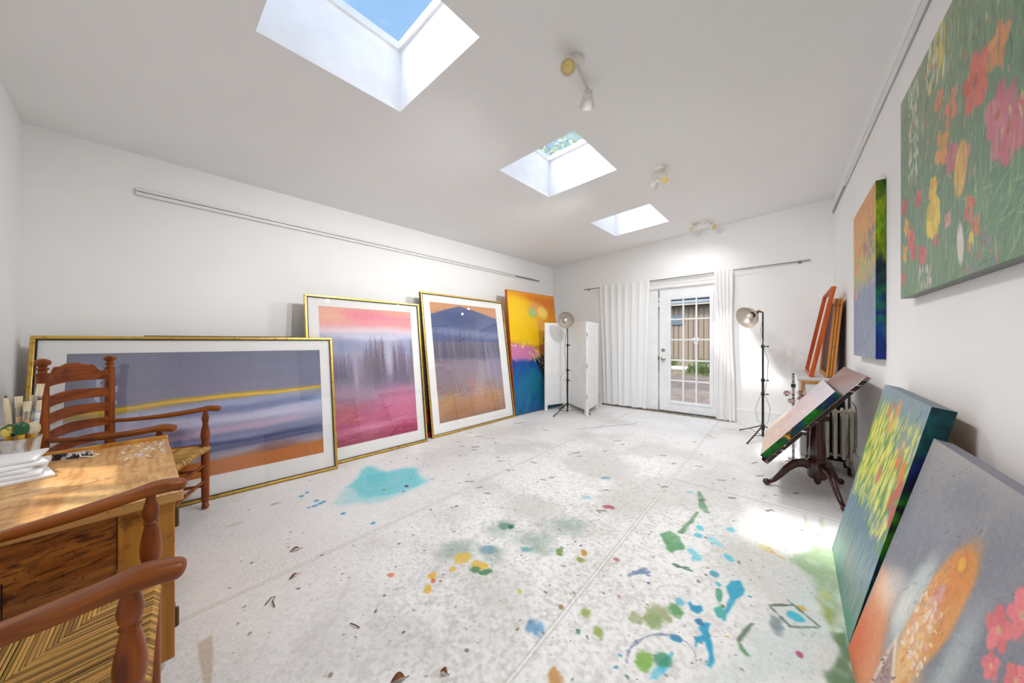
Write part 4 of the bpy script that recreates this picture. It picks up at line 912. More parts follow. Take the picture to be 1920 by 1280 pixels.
# ================================================================== LADDER-BACK CHAIRS
M['rushcord'] = colmat('twisted rush cord', .75, .2, .4, (160,160,160))
def make_chair(label, loc, rz):
    t = thing('ladder_back_chair', label, 'chair', loc, rz, 'rush seated ladder-back armchairs')
    for s in (-1, 1):
        x = .22*s; mb = MB()
        prof = [(0,.012), (.012,.018), (.03,.020), (.045,.016), (.06,.0195), (.40,.0215), (.95,.0205), (.992,.019), (1.0,.023), (1.007,.023), (1.012,.015), (1.022,.013), (1.028,.021), (1.034,.021), (1.038,.013), (1.046,.015), (1.055,.025), (1.066,.027), (1.076,.021), (1.083,.008)]
        mb.lathe((x*1.02,-.215,0), (0,0,1), prof, 20); mb.build('back_post', M['chair'], t)
        x = .262*s; mb = MB()
        prof = [(0,.012), (.008,.019), (.022,.022), (.032,.016), (.038,.019), (.046,.014), (.052,.019), (.062,.021), (.38,.022), (.455,.022), (.462,.018), (.470,.021), (.478,.018), (.486,.0215), (.50,.024), (.525,.0245), (.55,.0215), (.575,.017), (.592,.0135), (.598,.017), (.604,.013), (.612,.0165), (.632,.0195), (.652,.016), (.668,.012), (.685,.011)]
        mb.lathe((x,.235,0), (0,0,1), prof, 20); mb.build('front_post', M['chair'], t)
    # slats, bowed towards the back
    for z, hgt, crest in ((.585,.048,0), (.675,.052,0), (.765,.054,0), (.855,.056,0), (.965,.062,1)):
        mb = MB(); n = 25; vs = []
        for i in range(n):
            u = i/(n-1)*2-1; x = u*.205; y = -.215-.034*(1-u*u); top = hgt*.5*(1+.12*(1-u*u))
            if crest:
                a = abs(u); top = .034+.036*(1-sm(a, .62, .74))+.014*(1-sm(a, .12, .40))-.010*sm(a, .8, .84)*(1-sm(a, .88, .95))
            else: top += .012*(1-abs(u))
            bot = -hgt*.5+.010*(1-u*u)
            for dy in (-.0055, .0055):
                vs += [(x, y+dy, z+bot), (x, y+dy, z+top)]
        fs = []
        for i in range(n-1):
            a = i*4; b = a+4
            fs += [(a,a+1,b+1,b), (a+3,a+2,b+2,b+3), (a+1,a+3,b+3,b+1), (a+2,a,b,b+2)]
        fs += [(0,2,3,1), ((n-1)*4, (n-1)*4+1, (n-1)*4+3, (n-1)*4+2)]
        mb.add(vs, fs); mb.build('crest_slat' if crest else 'slat', M['slat'], t, ang=40, bevel=.002, label='scalloped top slat' if crest else None)
    # arms: slim at the back, broad scrolled hand-rest in front
    for s in (-1, 1):
        pts = []; wh = []
        for i in range(31):
            k = 1-(1-i/30)**1.6; y = -.205+k*.505; x = s*(.222+.062*k+.010*math.sin(k*math.pi)); z = .668-.010*math.sin(k*3.1)+.042*k**1.6-(.018*max(0, (k-.86)/.14)**2)
            w_ = .015+.020*sm(k, .30, .85); h_ = .0115+.004*sm(k, .1, .6)+.006*sm(k, .8, .97)
            if k > .84:
                q = math.sqrt(max(.3, 1-((k-.84)/.22)**2)); w_ *= q; h_ *= max(q, .85)
            pts.append((x, y, z)); wh.append((w_, h_))
        e0 = Vector(pts[-1]); tg = (e0-Vector(pts[-3])).normalized(); w0, h0 = wh[-1]
        for dd_, f_ in ((.006, .9), (.011, .68), (.0135, .4), (.0145, .12)): pts.append(tuple(e0+tg*dd_)); wh.append((w0*f_, h0*f_))
        mb = MB(); mb.sweep(pts, wh, n=16, p=2.8); x, y, z = pts[-1]
        mb.build('arm', M['arm'], t, ang=50)
    # woven rush seat: cords run from each rail to the diagonals
    mb = MB(); zt = .437
    A, B, Cc, D = (-.24,-.225), (.24,-.225), (.285,.25), (-.285,.25)
    def cord(p, q, r=.0044):
        dirv = Vector((q[0]-p[0], q[1]-p[1], 0)); Ln = dirv.length
        if Ln < .006: return
        dirv.normalize(); o = Vector((p[0], p[1], 0))-dirv*.004
        r = .0030+.0008*rnd.random(); jz = rnd.uniform(-.002, .0015)
        mb.tube([o+Vector((0,0,zt-.028+jz)), o-dirv*.003+Vector((0,0,zt-.012)), o+dirv*.006+Vector((0,0,zt+jz)), o+dirv*(Ln*.6+.004)+Vector((0,0,zt-.003-.03*Ln+jz)), o+dirv*(Ln+.004)+Vector((0,0,zt-.006-.045*Ln))], r, 6)
    cx_, cy_ = 0, .01
    def tri(P, Q, n):
        for i in range(n):
            k = (i+.5)/n; e = (P[0]+(Q[0]-P[0])*k, P[1]+(Q[1]-P[1])*k); m = 1-abs(2*k-1)
            cord(e, (e[0]+(cx_-(P[0]+Q[0])/2)*m, e[1]+(cy_-(P[1]+Q[1])/2)*m))
    tri(A, B, 66); tri(B, Cc, 66); tri(Cc, D, 78); tri(D, A, 66)
    so_ = mb.build('rush_seat', M['rushcord'], t)
    at = so_.data.color_attributes.new('Col', 'FLOAT_COLOR', 'POINT'); rg = np.random.RandomState(3); nv = len(so_.data.vertices); ncord = nv//30+1
    tone = np.array((208,162,92))*(1.06-.42*rg.rand(ncord, 1)**1.5)+rg.uniform(-4, 4, (ncord, 3)); cc = np.repeat(tone, 30, 0)[:nv]*(.86+.22*rg.rand(nv, 1))
    buf = np.ones((nv, 4), np.float32); buf[:, :3] = to_lin(cc); at.data.foreach_set('color', buf.reshape(-1))
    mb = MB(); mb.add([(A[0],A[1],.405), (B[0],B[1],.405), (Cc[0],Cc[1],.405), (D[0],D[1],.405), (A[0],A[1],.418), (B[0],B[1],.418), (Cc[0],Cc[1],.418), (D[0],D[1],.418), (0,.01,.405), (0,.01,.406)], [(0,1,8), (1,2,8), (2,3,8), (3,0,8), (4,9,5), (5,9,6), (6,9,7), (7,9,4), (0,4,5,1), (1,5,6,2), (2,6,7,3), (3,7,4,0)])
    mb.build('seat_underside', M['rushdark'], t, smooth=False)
    for p0, p1 in ((B, Cc), (A, D)):
        d = Vector((p1[0]-p0[0], p1[1]-p0[1], 0)); L_ = d.length; ang = math.atan2(d.y, d.x); sx = 1 if p0[0] > 0 else -1
        MB().box(((p0[0]+p1[0])/2+sx*.012, (p0[1]+p1[1])/2, .425), (L_-.03,.008,.034), Matrix.Rotation(ang, 3, 'Z')).build('seat_rail', M['arm'], t, bevel=.002)
    for (a, b, z) in (((-.245,-.215), (-.262,.235), .16), ((-.245,-.215), (-.262,.235), .27), ((.245,-.215), (.262,.235), .16), ((.245,-.215), (.262,.235), .27), ((-.262,.235), (.262,.235), .20), ((-.262,.235), (.262,.235), .31), ((-.225,-.215), (.225,-.215), .20)):
        a2 = (a[0]*.93 if a[1] < 0 and b[1] > 0 else a[0], a[1]); va, vb = Vector((a2[0],a2[1],z)), Vector((b[0],b[1],z))
        d = vb-va; mb = MB(); mb.lathe(va, d, [(0,.008), (d.length*.2,.010), (d.length*.5,.013), (d.length*.8,.010), (d.length,.008)], 12); mb.build('stretcher', M['chair'], t)
    return t
def sm(x, a, b):
    k = min(1, max(0, (x-a)/(b-a))); return k*k*(3-2*k)
chair = make_chair('ladder-back rush-seat armchair on the far side of the desk, in front of the wide landscape', (-2.95,-.02,0), R(-26))
c2 = copy_tree(chair); c2.location = (-1.278,-.226,0); c2.rotation_euler = (0,0,R(-4)); c2['label'] = 'ladder-back rush-seat armchair in the foreground corner, its arms before the desk'

# ================================================================== OLD PINE DESK
DK0, DK1, DY0, DY1, DT = -2.56, -1.618, -.455, .105, .64
ox, oy = (DK0+DK1)/2, (DY0+DY1)/2
desk = thing('writing_desk', 'old honey-coloured pine desk with paint-stained top at the left edge', 'desk', (ox,oy,0))
def lo_(b): return tuple((p[0]-ox, p[1]-oy, p[2]) for p in b)
# paint-stained top
nx, ny = 300, 200
p = Paint(nx, ny, DK1-DK0, DY1-DY0, 31)
gr = fbm(p.X*5, p.Y*46, 9, 5); p.a[:] = (206,158,98); p.mix((184,132,74), sstep(.4,.7,gr)); p.mix((222,184,130), sstep(.55,.75,fbm(p.X*3,p.Y*5,21,4))*.7); p.mix((150,104,60), sstep(.62,.72,fbm(p.X*30,p.Y*9,31,4))*.5)
p.dabs(70, (.02,.72,.36,.98), [(230,228,232),(200,206,222),(170,170,190),(240,236,230)], .05, .010, 8, 14, .6); p.dabs(40, (.1,.3,.6,.95), [(232,224,214),(206,206,214)], .04, .006, 86, 30, .45)
p.dabs(46, (.1,.2,.95,.98), [(70,60,66),(96,84,80),(60,70,90)], .022, .0045, 85, 40, .8); p.dabs(30, (.6,.6,.98,.98), [(246,236,200),(236,200,140)], .012, .006, 30, 60, .8); p.grain(8, 90, 90)
u, v = np.meshgrid(np.linspace(0,1,nx), np.linspace(0,1,ny))
Pt = np.stack([DK0+u*(DK1-DK0)-ox, DY0+v*(DY1-DY0)-oy, np.full_like(u, DT+.0006)], -1)
top = MB().b2(*lo_(((DK0,DY0,DT-.03), (DK1,DY1,DT)))).build('desktop', M['desktop'], desk, bevel=.004)
colour_grid('stained_surface', p.a, Pt, colmat('paint stained desk top', .42, .4, .15), top)
MB().b2(*lo_(((DK0-.018,DY0,DT-.035), (DK0,DY1+.002,DT+.02)))).build('raised_lip', M['desk2'], desk, bevel=.003)
B0, B1, BY0, BY1 = DK0+.06, DK1-.025, DY0+.015, DY1-.02
p = Paint(260, 300, .40, .555, 33)
p.a[:] = (182,112,44); p.mix((146,84,28), sstep(.4,.7,fbm(p.X*4,p.Y*30,3,5))*.8); p.mix((190,124,52), sstep(.55,.8,fbm(p.X*5,p.Y*5,8,4))*.6); p.mix((70,34,14), sstep(.60,.76,fbm(p.X*9,p.Y*16,12,5))*.75)
p.dabs(60, (0,.3,1,1), [(52,26,12),(40,20,10)], .05, .0035, 6, 10, .6); p.dabs(90, (0,0,1,1), [(48,24,12)], .006, .004, 0, 90, .7); p.dabs(12, (.3,.2,1,.9), [(230,214,180)], .004, .003, 0, 90, .9); p.dabs(30, (0,.75,1,1), [(60,30,14)], .06, .006, 8, 6, .5); p.grain(8, 80, 80)
mb = MB(); mb.b2(*lo_(((B1-.022,BY0,.055), (B1,-.045,DT-.03)))); sp_ = mb.build('side_panel', M['desk'], desk, bevel=.002)
u, v = np.meshgrid(np.linspace(0,1,260), np.linspace(0,1,300)); colour_grid('scuffed_face', p.a, np.stack([np.full_like(u, B1+.0005-ox), BY0+.003+u*(-.048-BY0)-oy, .058+v*(DT-.092)], -1), colmat('scuffed desk side', .4, .4, .2), sp_)
MB().b2(*lo_(((B1-.022,-.043,.055), (B1+.006,BY1,DT-.03)))).build('corner_stile', M['desk2'], desk, bevel=.003)
MB().b2(*lo_(((B1-.001,-.245,.10), (B1+.0012,-.2425,.50)))).build('panel_crack', M['dark'], desk, smooth=False)
MB().b2(*lo_(((B0,BY0,.055), (B0+.022,BY1,DT-.03)))).build('side_panel', M['desk'], desk, bevel=.002)
MB().b2(*lo_(((B0+.022,BY0,.055), (B1-.022,BY0+.02,DT-.03)))).build('back_panel', M['desk'], desk, bevel=.002)
dr = MB().b2(*lo_(((B0+.024,BY1-.024,.07), (B1-.024,BY1-.002,DT-.035)))).build('door', M['desk2'], desk, bevel=.003)
for z in (.545, .19):
    mb = MB(); mb.b2(*lo_(((B1-.05,BY1-.003,z-.032), (B1+.004,BY1+.003,z+.032)))); mb.lathe((B1-.004-ox,BY1+.005-oy,z-.034), (0,0,1), [(0,.004), (.002,.006), (.066,.006), (.068,.004)], 12); mb.build('hinge', M['brass'], dr)
for x in (B0+.04, B1-.04):
    for y in (BY0+.04, BY1-.04):
        mb = MB(); mb.cyl((x-ox,y-oy,.03), (x-ox,y-oy,.058), .012); mb.lathe((x-ox-.01,y-oy,.022), (1,0,0), [(0,.018), (.003,.022), (.017,.022), (.02,.018)], 18); mb.build('caster', M['paper'], desk, label='small white caster')

# ------------------------------------------------------------------ things on the desk
cupx, cupy = -2.495, -.325
cup = thing('brush_cup', 'cloudy paint-smeared plastic cup full of brushes on the desk', 'cup', (cupx,cupy,DT))
MB().lathe((0,0,.001), (0,0,1), [(0,.036), (.004,.040), (.10,.050), (.112,.052), (.116,.053), (.116,.050), (.10,.047), (.006,.037), (.004,.003)], 32, close=False).build('cup_wall', M['plastic'], cup)
MB().cyl((0,0,.001), (0,0,.006), .037, n=24).build('cup_base', M['plastic'], cup)
def brush(dx, dy, lx, ly, L_, kind, hm, label):
    """standing in the cup: foot offset (dx,dy), lean (lx,ly) over its length"""
    ox_, oy_ = dx+lx*.107, dy+ly*.107; nn = math.hypot(ox_, oy_); lim = .031 if kind != 'knob' else .030
    if nn > lim: lx, ly = (ox_*lim/nn-dx)/.107, (oy_*lim/nn-dy)/.107
    b = Vector((cupx+dx, cupy+dy, DT+.009)); d = Vector((lx, ly, 1)).normalized()
    t = thing('paintbrush', label, 'paintbrush', b, 0, 'brushes standing in the cup')
    sd = Vector((-.35,.94,0)); sd = (sd-d*sd.dot(d)).normalized()
    def bar(z0, z1, w0, w1, th, nm, m, **k):
        pts = [d*(z0+(z1-z0)*i/5) for i in range(6)]; MB().sweep(pts, [(w0+(w1-w0)*i/5, th) for i in range(6)], up=sd.cross(d), n=12, p=2.6).build(nm, m, t, **k)
    if kind == 'flat':
        bar(0, L_*.70, .005, .0085, .004, 'handle', hm); bar(L_*.70, L_*.84, .0085, .0095, .005, 'ferrule', M['chrome']); bar(L_*.84, L_, .0095, .0105, .005, 'bristles', M['bristle'])
    elif kind == 'stick':
        bar(0, L_*.8, .005, .008, .005, 'handle', hm); bar(L_*.8, L_*.97, .008, .006, .005, 'grip', M['bristle']); bar(L_*.97, L_, .005, .002, .004, 'tip', M['twig'])
    else:
        MB().lathe((0,0,0), d, [(0,.006), (L_*.5,.009), (L_*.66,.010)], 14).build('handle', M['yellow'], t)
        MB().lathe(d*L_*.66, d, [(0,.012), (.006,.018), (.02,.0205), (.034,.0195), (.046,.014), (.052,.004)], 18).build('knob', hm, t)
brush(.010,-.016, .03,-.06, .295, 'stick', M['bristle'], 'slim white brush with brown tip, leftmost in the cup')
brush(.0,-.004, -.02,-.01, .285, 'flat', M['brushw'], 'cream flat brush in the cup, right of the slim white one')
brush(-.006,.012, -.05,.10, .335, 'flat', M['brushb'], 'tallest flat brush in the cup, blue-grey handle and white end')
brush(.002,.003, .02,.05, .262, 'flat', M['brushr'], 'rusty-handled flat brush in front of the tallest one')
brush(-.022,.014, -.10,.10, .285, 'flat', M['brushw'], 'bare wooden flat brush right of the tallest one')
brush(.0,.022, -.02,.20, .272, 'stick', M['brushb'], 'thin blue and white brush, rightmost in the cup')
brush(.014,-.020, .08,-.14, .185, 'knob', M['greeny'], 'green and yellow knobbed handle at the left of the cup')
brush(.020,.002, .14,.02, .195, 'knob', M['green'], 'solid green knobbed handle in the middle of the cup')
brush(.008,.022, .08,.14, .182, 'knob', M['bristle'], 'cream knobbed handle at the right rim of the cup')
z = DT+.001; bl = ['bottom white board of the pile on the desk, corner pointing right', 'second white board from the bottom of the pile on the desk', 'middle white board of the pile on the desk', 'fourth white board of the pile, turned askew', 'topmost white board of the pile on the desk']
for k, (x, y, a, w_, l_) in enumerate(((-2.285,-.335,12,.26,.20), (-2.31,-.335,0,.25,.18), (-2.33,-.345,-9,.22,.17), (-2.345,-.335,16,.21,.15), (-2.38,-.335,-3,.20,.15))):
    t = thing('white_board', bl[k], 'board', (x,y,z), R(a), 'white boards piled on the desk')
    MB().b2((-w_/2,-l_/2,0), (w_/2,l_/2,.0105)).build('board', M['paper'], t, bevel=.0015)
    MB().b2((-w_/2+.014,-l_/2+.014,.0105), (w_/2-.014,l_/2-.014,.0112)).build('primed_face', M['paper'], t, smooth=False)
    z += .0122
bc = thing('binder_clip', 'black and white marbled binder clip with white wire loops on the desk', 'clip', (-2.455,-.195,DT+.001), R(64))
MB().prism([(-.010,0), (.012,0), (.012,.003), (-.002,.026), (-.006,.026)], (-.055,0,0), (0,1,0), (0,0,1), .115).build('clip_body', M['marble'], bc, bevel=.001)
for s, zz in ((1,.004), (-1,.008)):
    mb = MB(); mb.tube([(-.012,.010,zz), (-.03,.030+.02*(s > 0),zz), (-.022,.078,zz+.002), (.022,.078,zz+.002), (.03,.030+.02*(s > 0),zz), (.012,.010,zz)] if s > 0 else [(.03,-.006,.02), (.045,-.03,.012), (.085,-.03,.006), (.085,.004,.006), (.05,-.002,.018)], .0026, 8); mb.build('wire_loop', M['whitewire'], bc)
# ================================================================== CURTAINS, ROD, HANGING RAILS
rodz = lambda x: 2.17+.0144*(x+2.93)
t = thing('curtain_rod', 'thin grey curtain rod running above the glazed doors', 'curtain rod', (-1.33,YF-.062,2.193))
mb = MB(); mb.cyl((-1.60,0,rodz(-2.93)-2.193), (1.60,0,rodz(.27)-2.193), .008, n=12); mb.build('rod_bar', M['rod'], t)
for x in (-1.52, 1.5):
    mb = MB(); mb.cyl((x,.06,rodz(x-1.33)-2.193), (x,-.004,rodz(x-1.33)-2.193), .006, n=10); mb.lathe((x,.0615,rodz(x-1.33)-2.193), (0,-1,0), [(0,.022), (.004,.022), (.006,.01)], 16); mb.build('wall_bracket', M['rod'], t)
def curtain(label, xt0, xt1, xb0, xb1, folds, amp, waist, seed, zb):
    cx = (xt0+xt1)/2; t = thing('curtain', label, 'curtain', (cx,YF-.062,zb))
    nu, nv = folds*22+1, 46; mb = MB(); rg = random.Random(seed)
    ph = [rg.uniform(-.5, .5) for _ in range(folds+2)]; am = [rg.uniform(.55, 1.15) for _ in range(folds+2)]
    vs = []
    for j in range(nv):
        v = j/(nv-1); z = zb+v*(rodz(cx)+.022-zb)
        k = 1-v; a0 = xt0+(xb0-xt0)*k; a1 = xt1+(xb1-xt1)*k
        w = waist*math.sin(min(1, k*1.25)*math.pi)**2 if k < .8 else 0
        a0 += w; a1 -= w*.6
        for i in range(nu):
            u = i/(nu-1); f = u*folds; q = int(min(folds-1, f)); fr = f-q
            A = am[q]*(1-fr)+am[q+1]*fr; P_ = (ph[q]*(1-fr)+ph[q+1]*fr)*.5
            y = amp*A*(math.sin(2*math.pi*(f+P_*k))+.25*math.sin(4*math.pi*f+1+k*2))*(.55+.45*k)-.004
            if v > .965: y *= .55
            x = a0+(a1-a0)*(u+.010*math.sin(u*19+k*2)*k)
            vs.append((x-cx, y-.016, z-zb+.006*math.sin(u*23)*(k > .98)))
    fs = [(j*nu+i, j*nu+i+1, (j+1)*nu+i+1, (j+1)*nu+i) for j in range(nv-1) for i in range(nu-1)]
    mb.add(vs, fs); mb.build('cloth', M['curtain'], t, ang=80)
    return t
curtain('wide white cotton curtain drawn over the left half of the double doors', -2.60, -1.708, -2.515, -1.775, 7, .013, .0, 3, .035)
curtain('narrow white curtain bunched at the right side of the glazed door', -.785, -.548, -.755, -.525, 5, .022, .028, 8, .02)

def rail(name, label, x, sgn, y0, z0, y1, z1, ysplit):
    """white picture-hanging rail on a side wall; far length bare aluminium"""
    zf = lambda y: z0+(z1-z0)*(y-y0)/(y1-y0)
    t = thing(name, label, 'picture rail', (x,(y0+y1)/2,(z0+z1)/2)); cy, cz = (y0+y1)/2, (z0+z1)/2
    def seg(a, b, dz0, dz1, d0, d1):
        vs = []
        for y in (a, b):
            for d, dz in ((d0,dz0), (d1,dz0), (d1,dz1), (d0,dz1)): vs.append((sgn*d, y-cy, zf(y)+dz-cz))
        return vs, [(0,3,2,1), (4,5,6,7), (0,1,5,4), (1,2,6,5), (2,3,7,6), (3,0,4,7)]
    MB().add(*seg(y0, ysplit, .008, .026, .0005, .022)).add(*seg(y0, ysplit, -.024, .001, .0005, .022)).add(*seg(y0, ysplit, -.024, .026, .0005, .010)).build('rail_body', M['rail'], t, smooth=False)
    MB().add(*seg(y0+.01, ysplit, .001, .008, .0105, .0125)).build('dark_slot', M['slot'], t, smooth=False)
    MB().add(*seg(ysplit, y1, -.014, .012, .0005, .016)).build('bare_end', M['railend'], t, smooth=False, label='bare grey aluminium end of the rail')
rail('picture_rail', 'long white picture rail high on the left wall', XL, 1, -.01, 2.285, 5.14, 2.362, 4.40)
rail('picture_rail', 'white picture rail high on the right wall above the flower paintings', XR, -1, 1.2, 2.61, 5.6, 2.777, 4.55)

# ================================================================== FOLDING SCREEN
t = thing('folding_screen', 'white three-panel folding screen standing in the far left corner', 'screen', (-2.75,4.75,0))
pts = [(-3.055,4.43), (-2.885,4.895), (-2.336,4.560), (-2.455,5.19)]
for i in range(3):
    a = Vector((*pts[i], 0)); b = Vector((*pts[i+1], 0)); d = (b-a); Ln = d.length; d.normalize(); n = Vector((d.y, -d.x, 0)); o = a-Vector((-2.75,4.75,0))
    Mr = Matrix((d, n, (0,0,1))).transposed()
    def bx(mb, x0, x1, z0, z1, th, off=0): mb.box(o+d*(x0+x1)/2+n*off+Vector((0,0,(z0+z1)/2)), (x1-x0, th, z1-z0), Mr)
    mb = MB(); e = .006
    bx(mb, e, e+.055, 0, 1.485, .022); bx(mb, Ln-e-.055, Ln-e, 0, 1.485, .022); bx(mb, e+.055, Ln-e-.055, 1.43, 1.485, .022); bx(mb, e+.055, Ln-e-.055, .095, .15, .022)
    f = mb.build('panel_frame', M['screen'], t, bevel=.002)
    mb = MB(); bx(mb, e+.05, Ln-e-.05, .13, 1.44, .016); mb.build('panel', M['screen'], f, smooth=False)
for i in (1, 2):
    for z in (.3, .78, 1.28):
        o = Vector((*pts[i], z))-Vector((-2.75,4.75,0)); MB().cyl(o-Vector((0,0,.03)), o+Vector((0,0,.03)), .006, n=10).build('hinge', M['chrome'], t)

# ================================================================== TRIPOD LAMPS
def tripod_lamp(label, c, feet, H, head, hd, cord, arm):
    t = thing('tripod_lamp', label, 'lamp', (c[0],c[1],0), 0, 'black tripod studio lamps')
    hub = .155
    mb = MB(); mb.lathe((0,0,hub-.05), (0,0,1), [(0,.014), (.012,.020), (.06,.020), (.07,.014)], 16); mb.build('hub', M['blackmetal'], t)
    for f in feet:
        d = Vector((f[0]-c[0], f[1]-c[1], 0)); dn = d.normalized()
        mb = MB(); mb.sweep([dn*.02+Vector((0,0,hub)), d*.5+Vector((0,0,hub*.5+.004)), d+Vector((0,0,.008))], [(.008,.006)]*3, n=8); l = mb.build('leg', M['blackmetal'], t)
        MB().ball(d+Vector((0,0,.008)), .010).build('rubber_foot', M['rubber'], l)
        MB().tube([d*.55+Vector((0,0,hub*.45)), dn*.015+Vector((0,0,.04))], .0035, 6).build('brace', M['blackmetal'], t)
    mb = MB(); mb.cyl((0,0,.028), (0,0,H*.46), .0125, n=14); mb.cyl((0,0,H*.46), (0,0,H*.74), .0098, n=14); mb.cyl((0,0,H*.74), (0,0,H), .0075, n=14); mb.build('pole', M['blackmetal'], t)
    for z in (H*.36, H*.47, H*.74):
        MB().lathe((0,0,z-.02), (0,0,1), [(0,.014), (.006,.019), (.034,.019), (.04,.014)], 14).build('collar', M['blackmetal'], t)
        mb = MB(); mb.cyl((.015,-.004,z), (.042,-.012,z), .005, n=8); mb.ball((.047,-.013,z), .010); mb.build('knob', M['blackmetal'], t)
    h = Vector(head)-Vector((c[0],c[1],0)); hd = Vector(hd).normalized()
    back = h-hd*.085
    mb = MB(); mb.tube([Vector((0,0,H)), Vector((0,0,H+.02)), (Vector((0,0,H+.02))+back)*.5+Vector((0,0,.02)), back], .009, 10); mb.lathe(back-hd*.05, hd, [(0,.014), (.005,.021), (.06,.023), (.075,.03)], 18); mb.build('lamp_socket', M['blackmetal'], t)
    MB().lathe(back-hd*.09+Vector((0,0,.012)), hd, [(0,.008), (.006,.013), (.05,.013), (.056,.009)], 14).build('wooden_grip', M['orangewood'], t)
    sh = [(0,.028), (.006,.034), (.02,.06), (.05,.098), (.085,.122), (.115,.131), (.118,.134), (.122,.131)]
    mb = MB(); mb.lathe(back+hd*.01, hd, sh+[(.117,.1285), (.084,.119), (.05,.095), (.022,.058), (.009,.034), (.008,.002)], 36, close=False); s = mb.build('lamp_shade', M['shade'], t, ang=60)
    MB().lathe(back+hd*.012, hd, [(0,.013), (.02,.014), (.04,.026), (.062,.031), (.082,.026), (.094,.012), (.096,.001)], 20).build('bulb', M['bulb'], s)
    MB().tube([Vector(q)-Vector((c[0],c[1],0)) for q in cord], .003, 6).build('cord', M['cable'] if arm else M['blackmetal'], t)
    return t
cx, cy = -2.678, 4.545
tripod_lamp('black tripod lamp with aluminium bowl in front of the white folding screen', (cx,cy), [(-2.718,4.192), (-2.350,4.690), (-2.93,4.70)], 1.50, (-2.665,4.46,1.515), (.62,-.76,-.12),
  [(cx,cy,1.46), (cx-.035,cy-.01,1.2), (cx-.045,cy-.01,1.0), (cx-.02,cy-.01,.82), (cx-.02,cy-.012,.66), (cx-.07,cy-.03,.64), (cx-.11,cy-.04,.56), (cx-.08,cy-.03,.52), (cx-.03,cy-.01,.60), (cx-.012,cy-.01,.5), (cx-.014,cy,.2)], False)
cx, cy = -.184, 4.87
tripod_lamp('black tripod lamp with aluminium bowl beside the curtain at the right of the door', (cx,cy), [(-.43,5.14), (-.311,4.512), (.085,4.94)], 1.50, (-.315,4.80,1.475), (-.55,-.72,-.34),
  [(cx,cy,1.46), (cx-.02,cy-.01,1.3), (cx+.02,cy-.02,1.05), (cx+.05,cy-.02,.95), (cx+.045,cy-.02,.75), (cx+.015,cy-.02,.55), (cx+.07,cy-.02,.38), (cx+.05,cy-.02,.22), (cx+.01,cy-.01,.16), (cx-.05,cy-.02,.22), (cx-.07,cy-.02,.36), (cx-.02,cy-.015,.52)], True)

# ================================================================== TILT-TOP TABLE WITH A CANVAS ON IT
TX, TY = .205, 3.44
tb = thing('tilt_top_table', 'dark mahogany tilt-top pedestal table by the right wall, its top tipped up', 'table', (TX,TY,0))
mb = MB(); mb.lathe((0,0,.055), (0,0,1), [(0,.010), (.02,.022), (.04,.024), (.05,.050), (.075,.062), (.16,.064), (.185,.060), (.20,.048), (.21,.054), (.225,.048), (.25,.052), (.40,.040), (.49,.037), (.50,.044), (.512,.036), (.53,.040), (.545,.03)], 28); mb.build('pedestal', M['mahog'], tb)
for ang in (199, 292, 62):
    a = R(ang); d = Vector((math.cos(a), math.sin(a), 0)); pr = [(.045,.20), (.09,.212), (.14,.200), (.19,.155), (.235,.095), (.275,.048), (.305,.030), (.325,.030)]
    wh = [(.021,.036), (.020,.034), (.019,.031), (.017,.026), (.015,.021), (.014,.017), (.016,.016), (.018,.018)]
    mb = MB(); mb.sweep([d*r+Vector((0,0,z)) for r, z in pr], wh, n=14, p=2.3); mb.ball(d*.325+Vector((0,0,.026)), .026, (1,1,.95)); mb.build('leg', M['mahog'], tb)
TIL, TW, TLn, TY0 = .918, .845, 1.02, 3.02
ca, sa = math.cos(TIL), math.sin(TIL)
E0 = Vector((-.104,TY0,.278)); ex = Vector((0,1,0)); ey = Vector((ca,0,sa)); ez = Vector((-sa,0,ca))   # ex along the length, ey up the slope, ez out of the face
Mt = lambda P_: E0+ex*P_[0]+ey*P_[1]+ez*P_[2]-Vector((TX,TY,0))
def tbox(mb, lo, hi, F=Mt):
    b = MB().b2(lo, hi); return mb.add([F(q) for q in b.v], [f[::-1] for f in b.f])
tt = tbox(MB(), (0,0,-.024), (TLn,TW,0)).build('table_leaf', M['tabletop'], tb, bevel=.004)
mb = MB(); tbox(mb, (-.0015,.02,-.0225), (-.0003,TW-.02,-.001)); mb.build('smeared_edge', M['paintedge'], tt, smooth=False, label='dark table edge smeared with white paint')
mb = MB()
for y in (.30,): tbox(mb, (.12,y,-.055), (TLn-.12,y+.05,-.024))
for x in (.22, .56): tbox(mb, (x,.10,-.05), (x+.04,.62,-.024))
mb.build('cleat', M['mahog'], tb, bevel=.003)
mb = MB(); mb.box((0,0,.585), (.13,.15,.035)); mb.cyl((0,-.10,.60), (0,.14,.60), .012, n=12); mb.build('hinge_block', M['mahog'], tb, bevel=.004)
tbox(MB(), (.0,-.004,-.02), (TLn,.0,.020)).build('ledge', M['mahog'], tb, bevel=.002)
p = Paint(240, 210, .88, .63, 41)
p.grad([(0,(206,190,170)), (.3,(206,180,176)), (.6,(200,182,186)), (1,(206,200,204))], .15, 4, 3)  # pale tones carry the grazing sheen in the canvas colours
p.dabs(240, (0,0,1,.9), [(206,140,140),(214,160,150),(190,150,170),(220,200,200)], .05, .014, 60, 40, .45); p.dabs(90, (0,.0,.8,.8), [(240,206,130),(236,190,130),(240,220,170)], .035, .02, 60, 50, .6); p.dabs(70, (0,.0,1,.4), [(240,200,130),(226,196,170)], .05, .02, 40, 40, .6); p.blob(.5,.9,.6,.1,(196,190,196),0,.8,.3,4,.8); p.grain(6, 80, 80)
CD = .042
def tp(P_): return E0+ex*P_[0]+ey*P_[1]+ez*P_[2]
BLc = tp((.90,.012,.001+CD)); BRc = tp((.02,.012,.001+CD)); TLc = tp((.90,.012+.655,.001+CD))
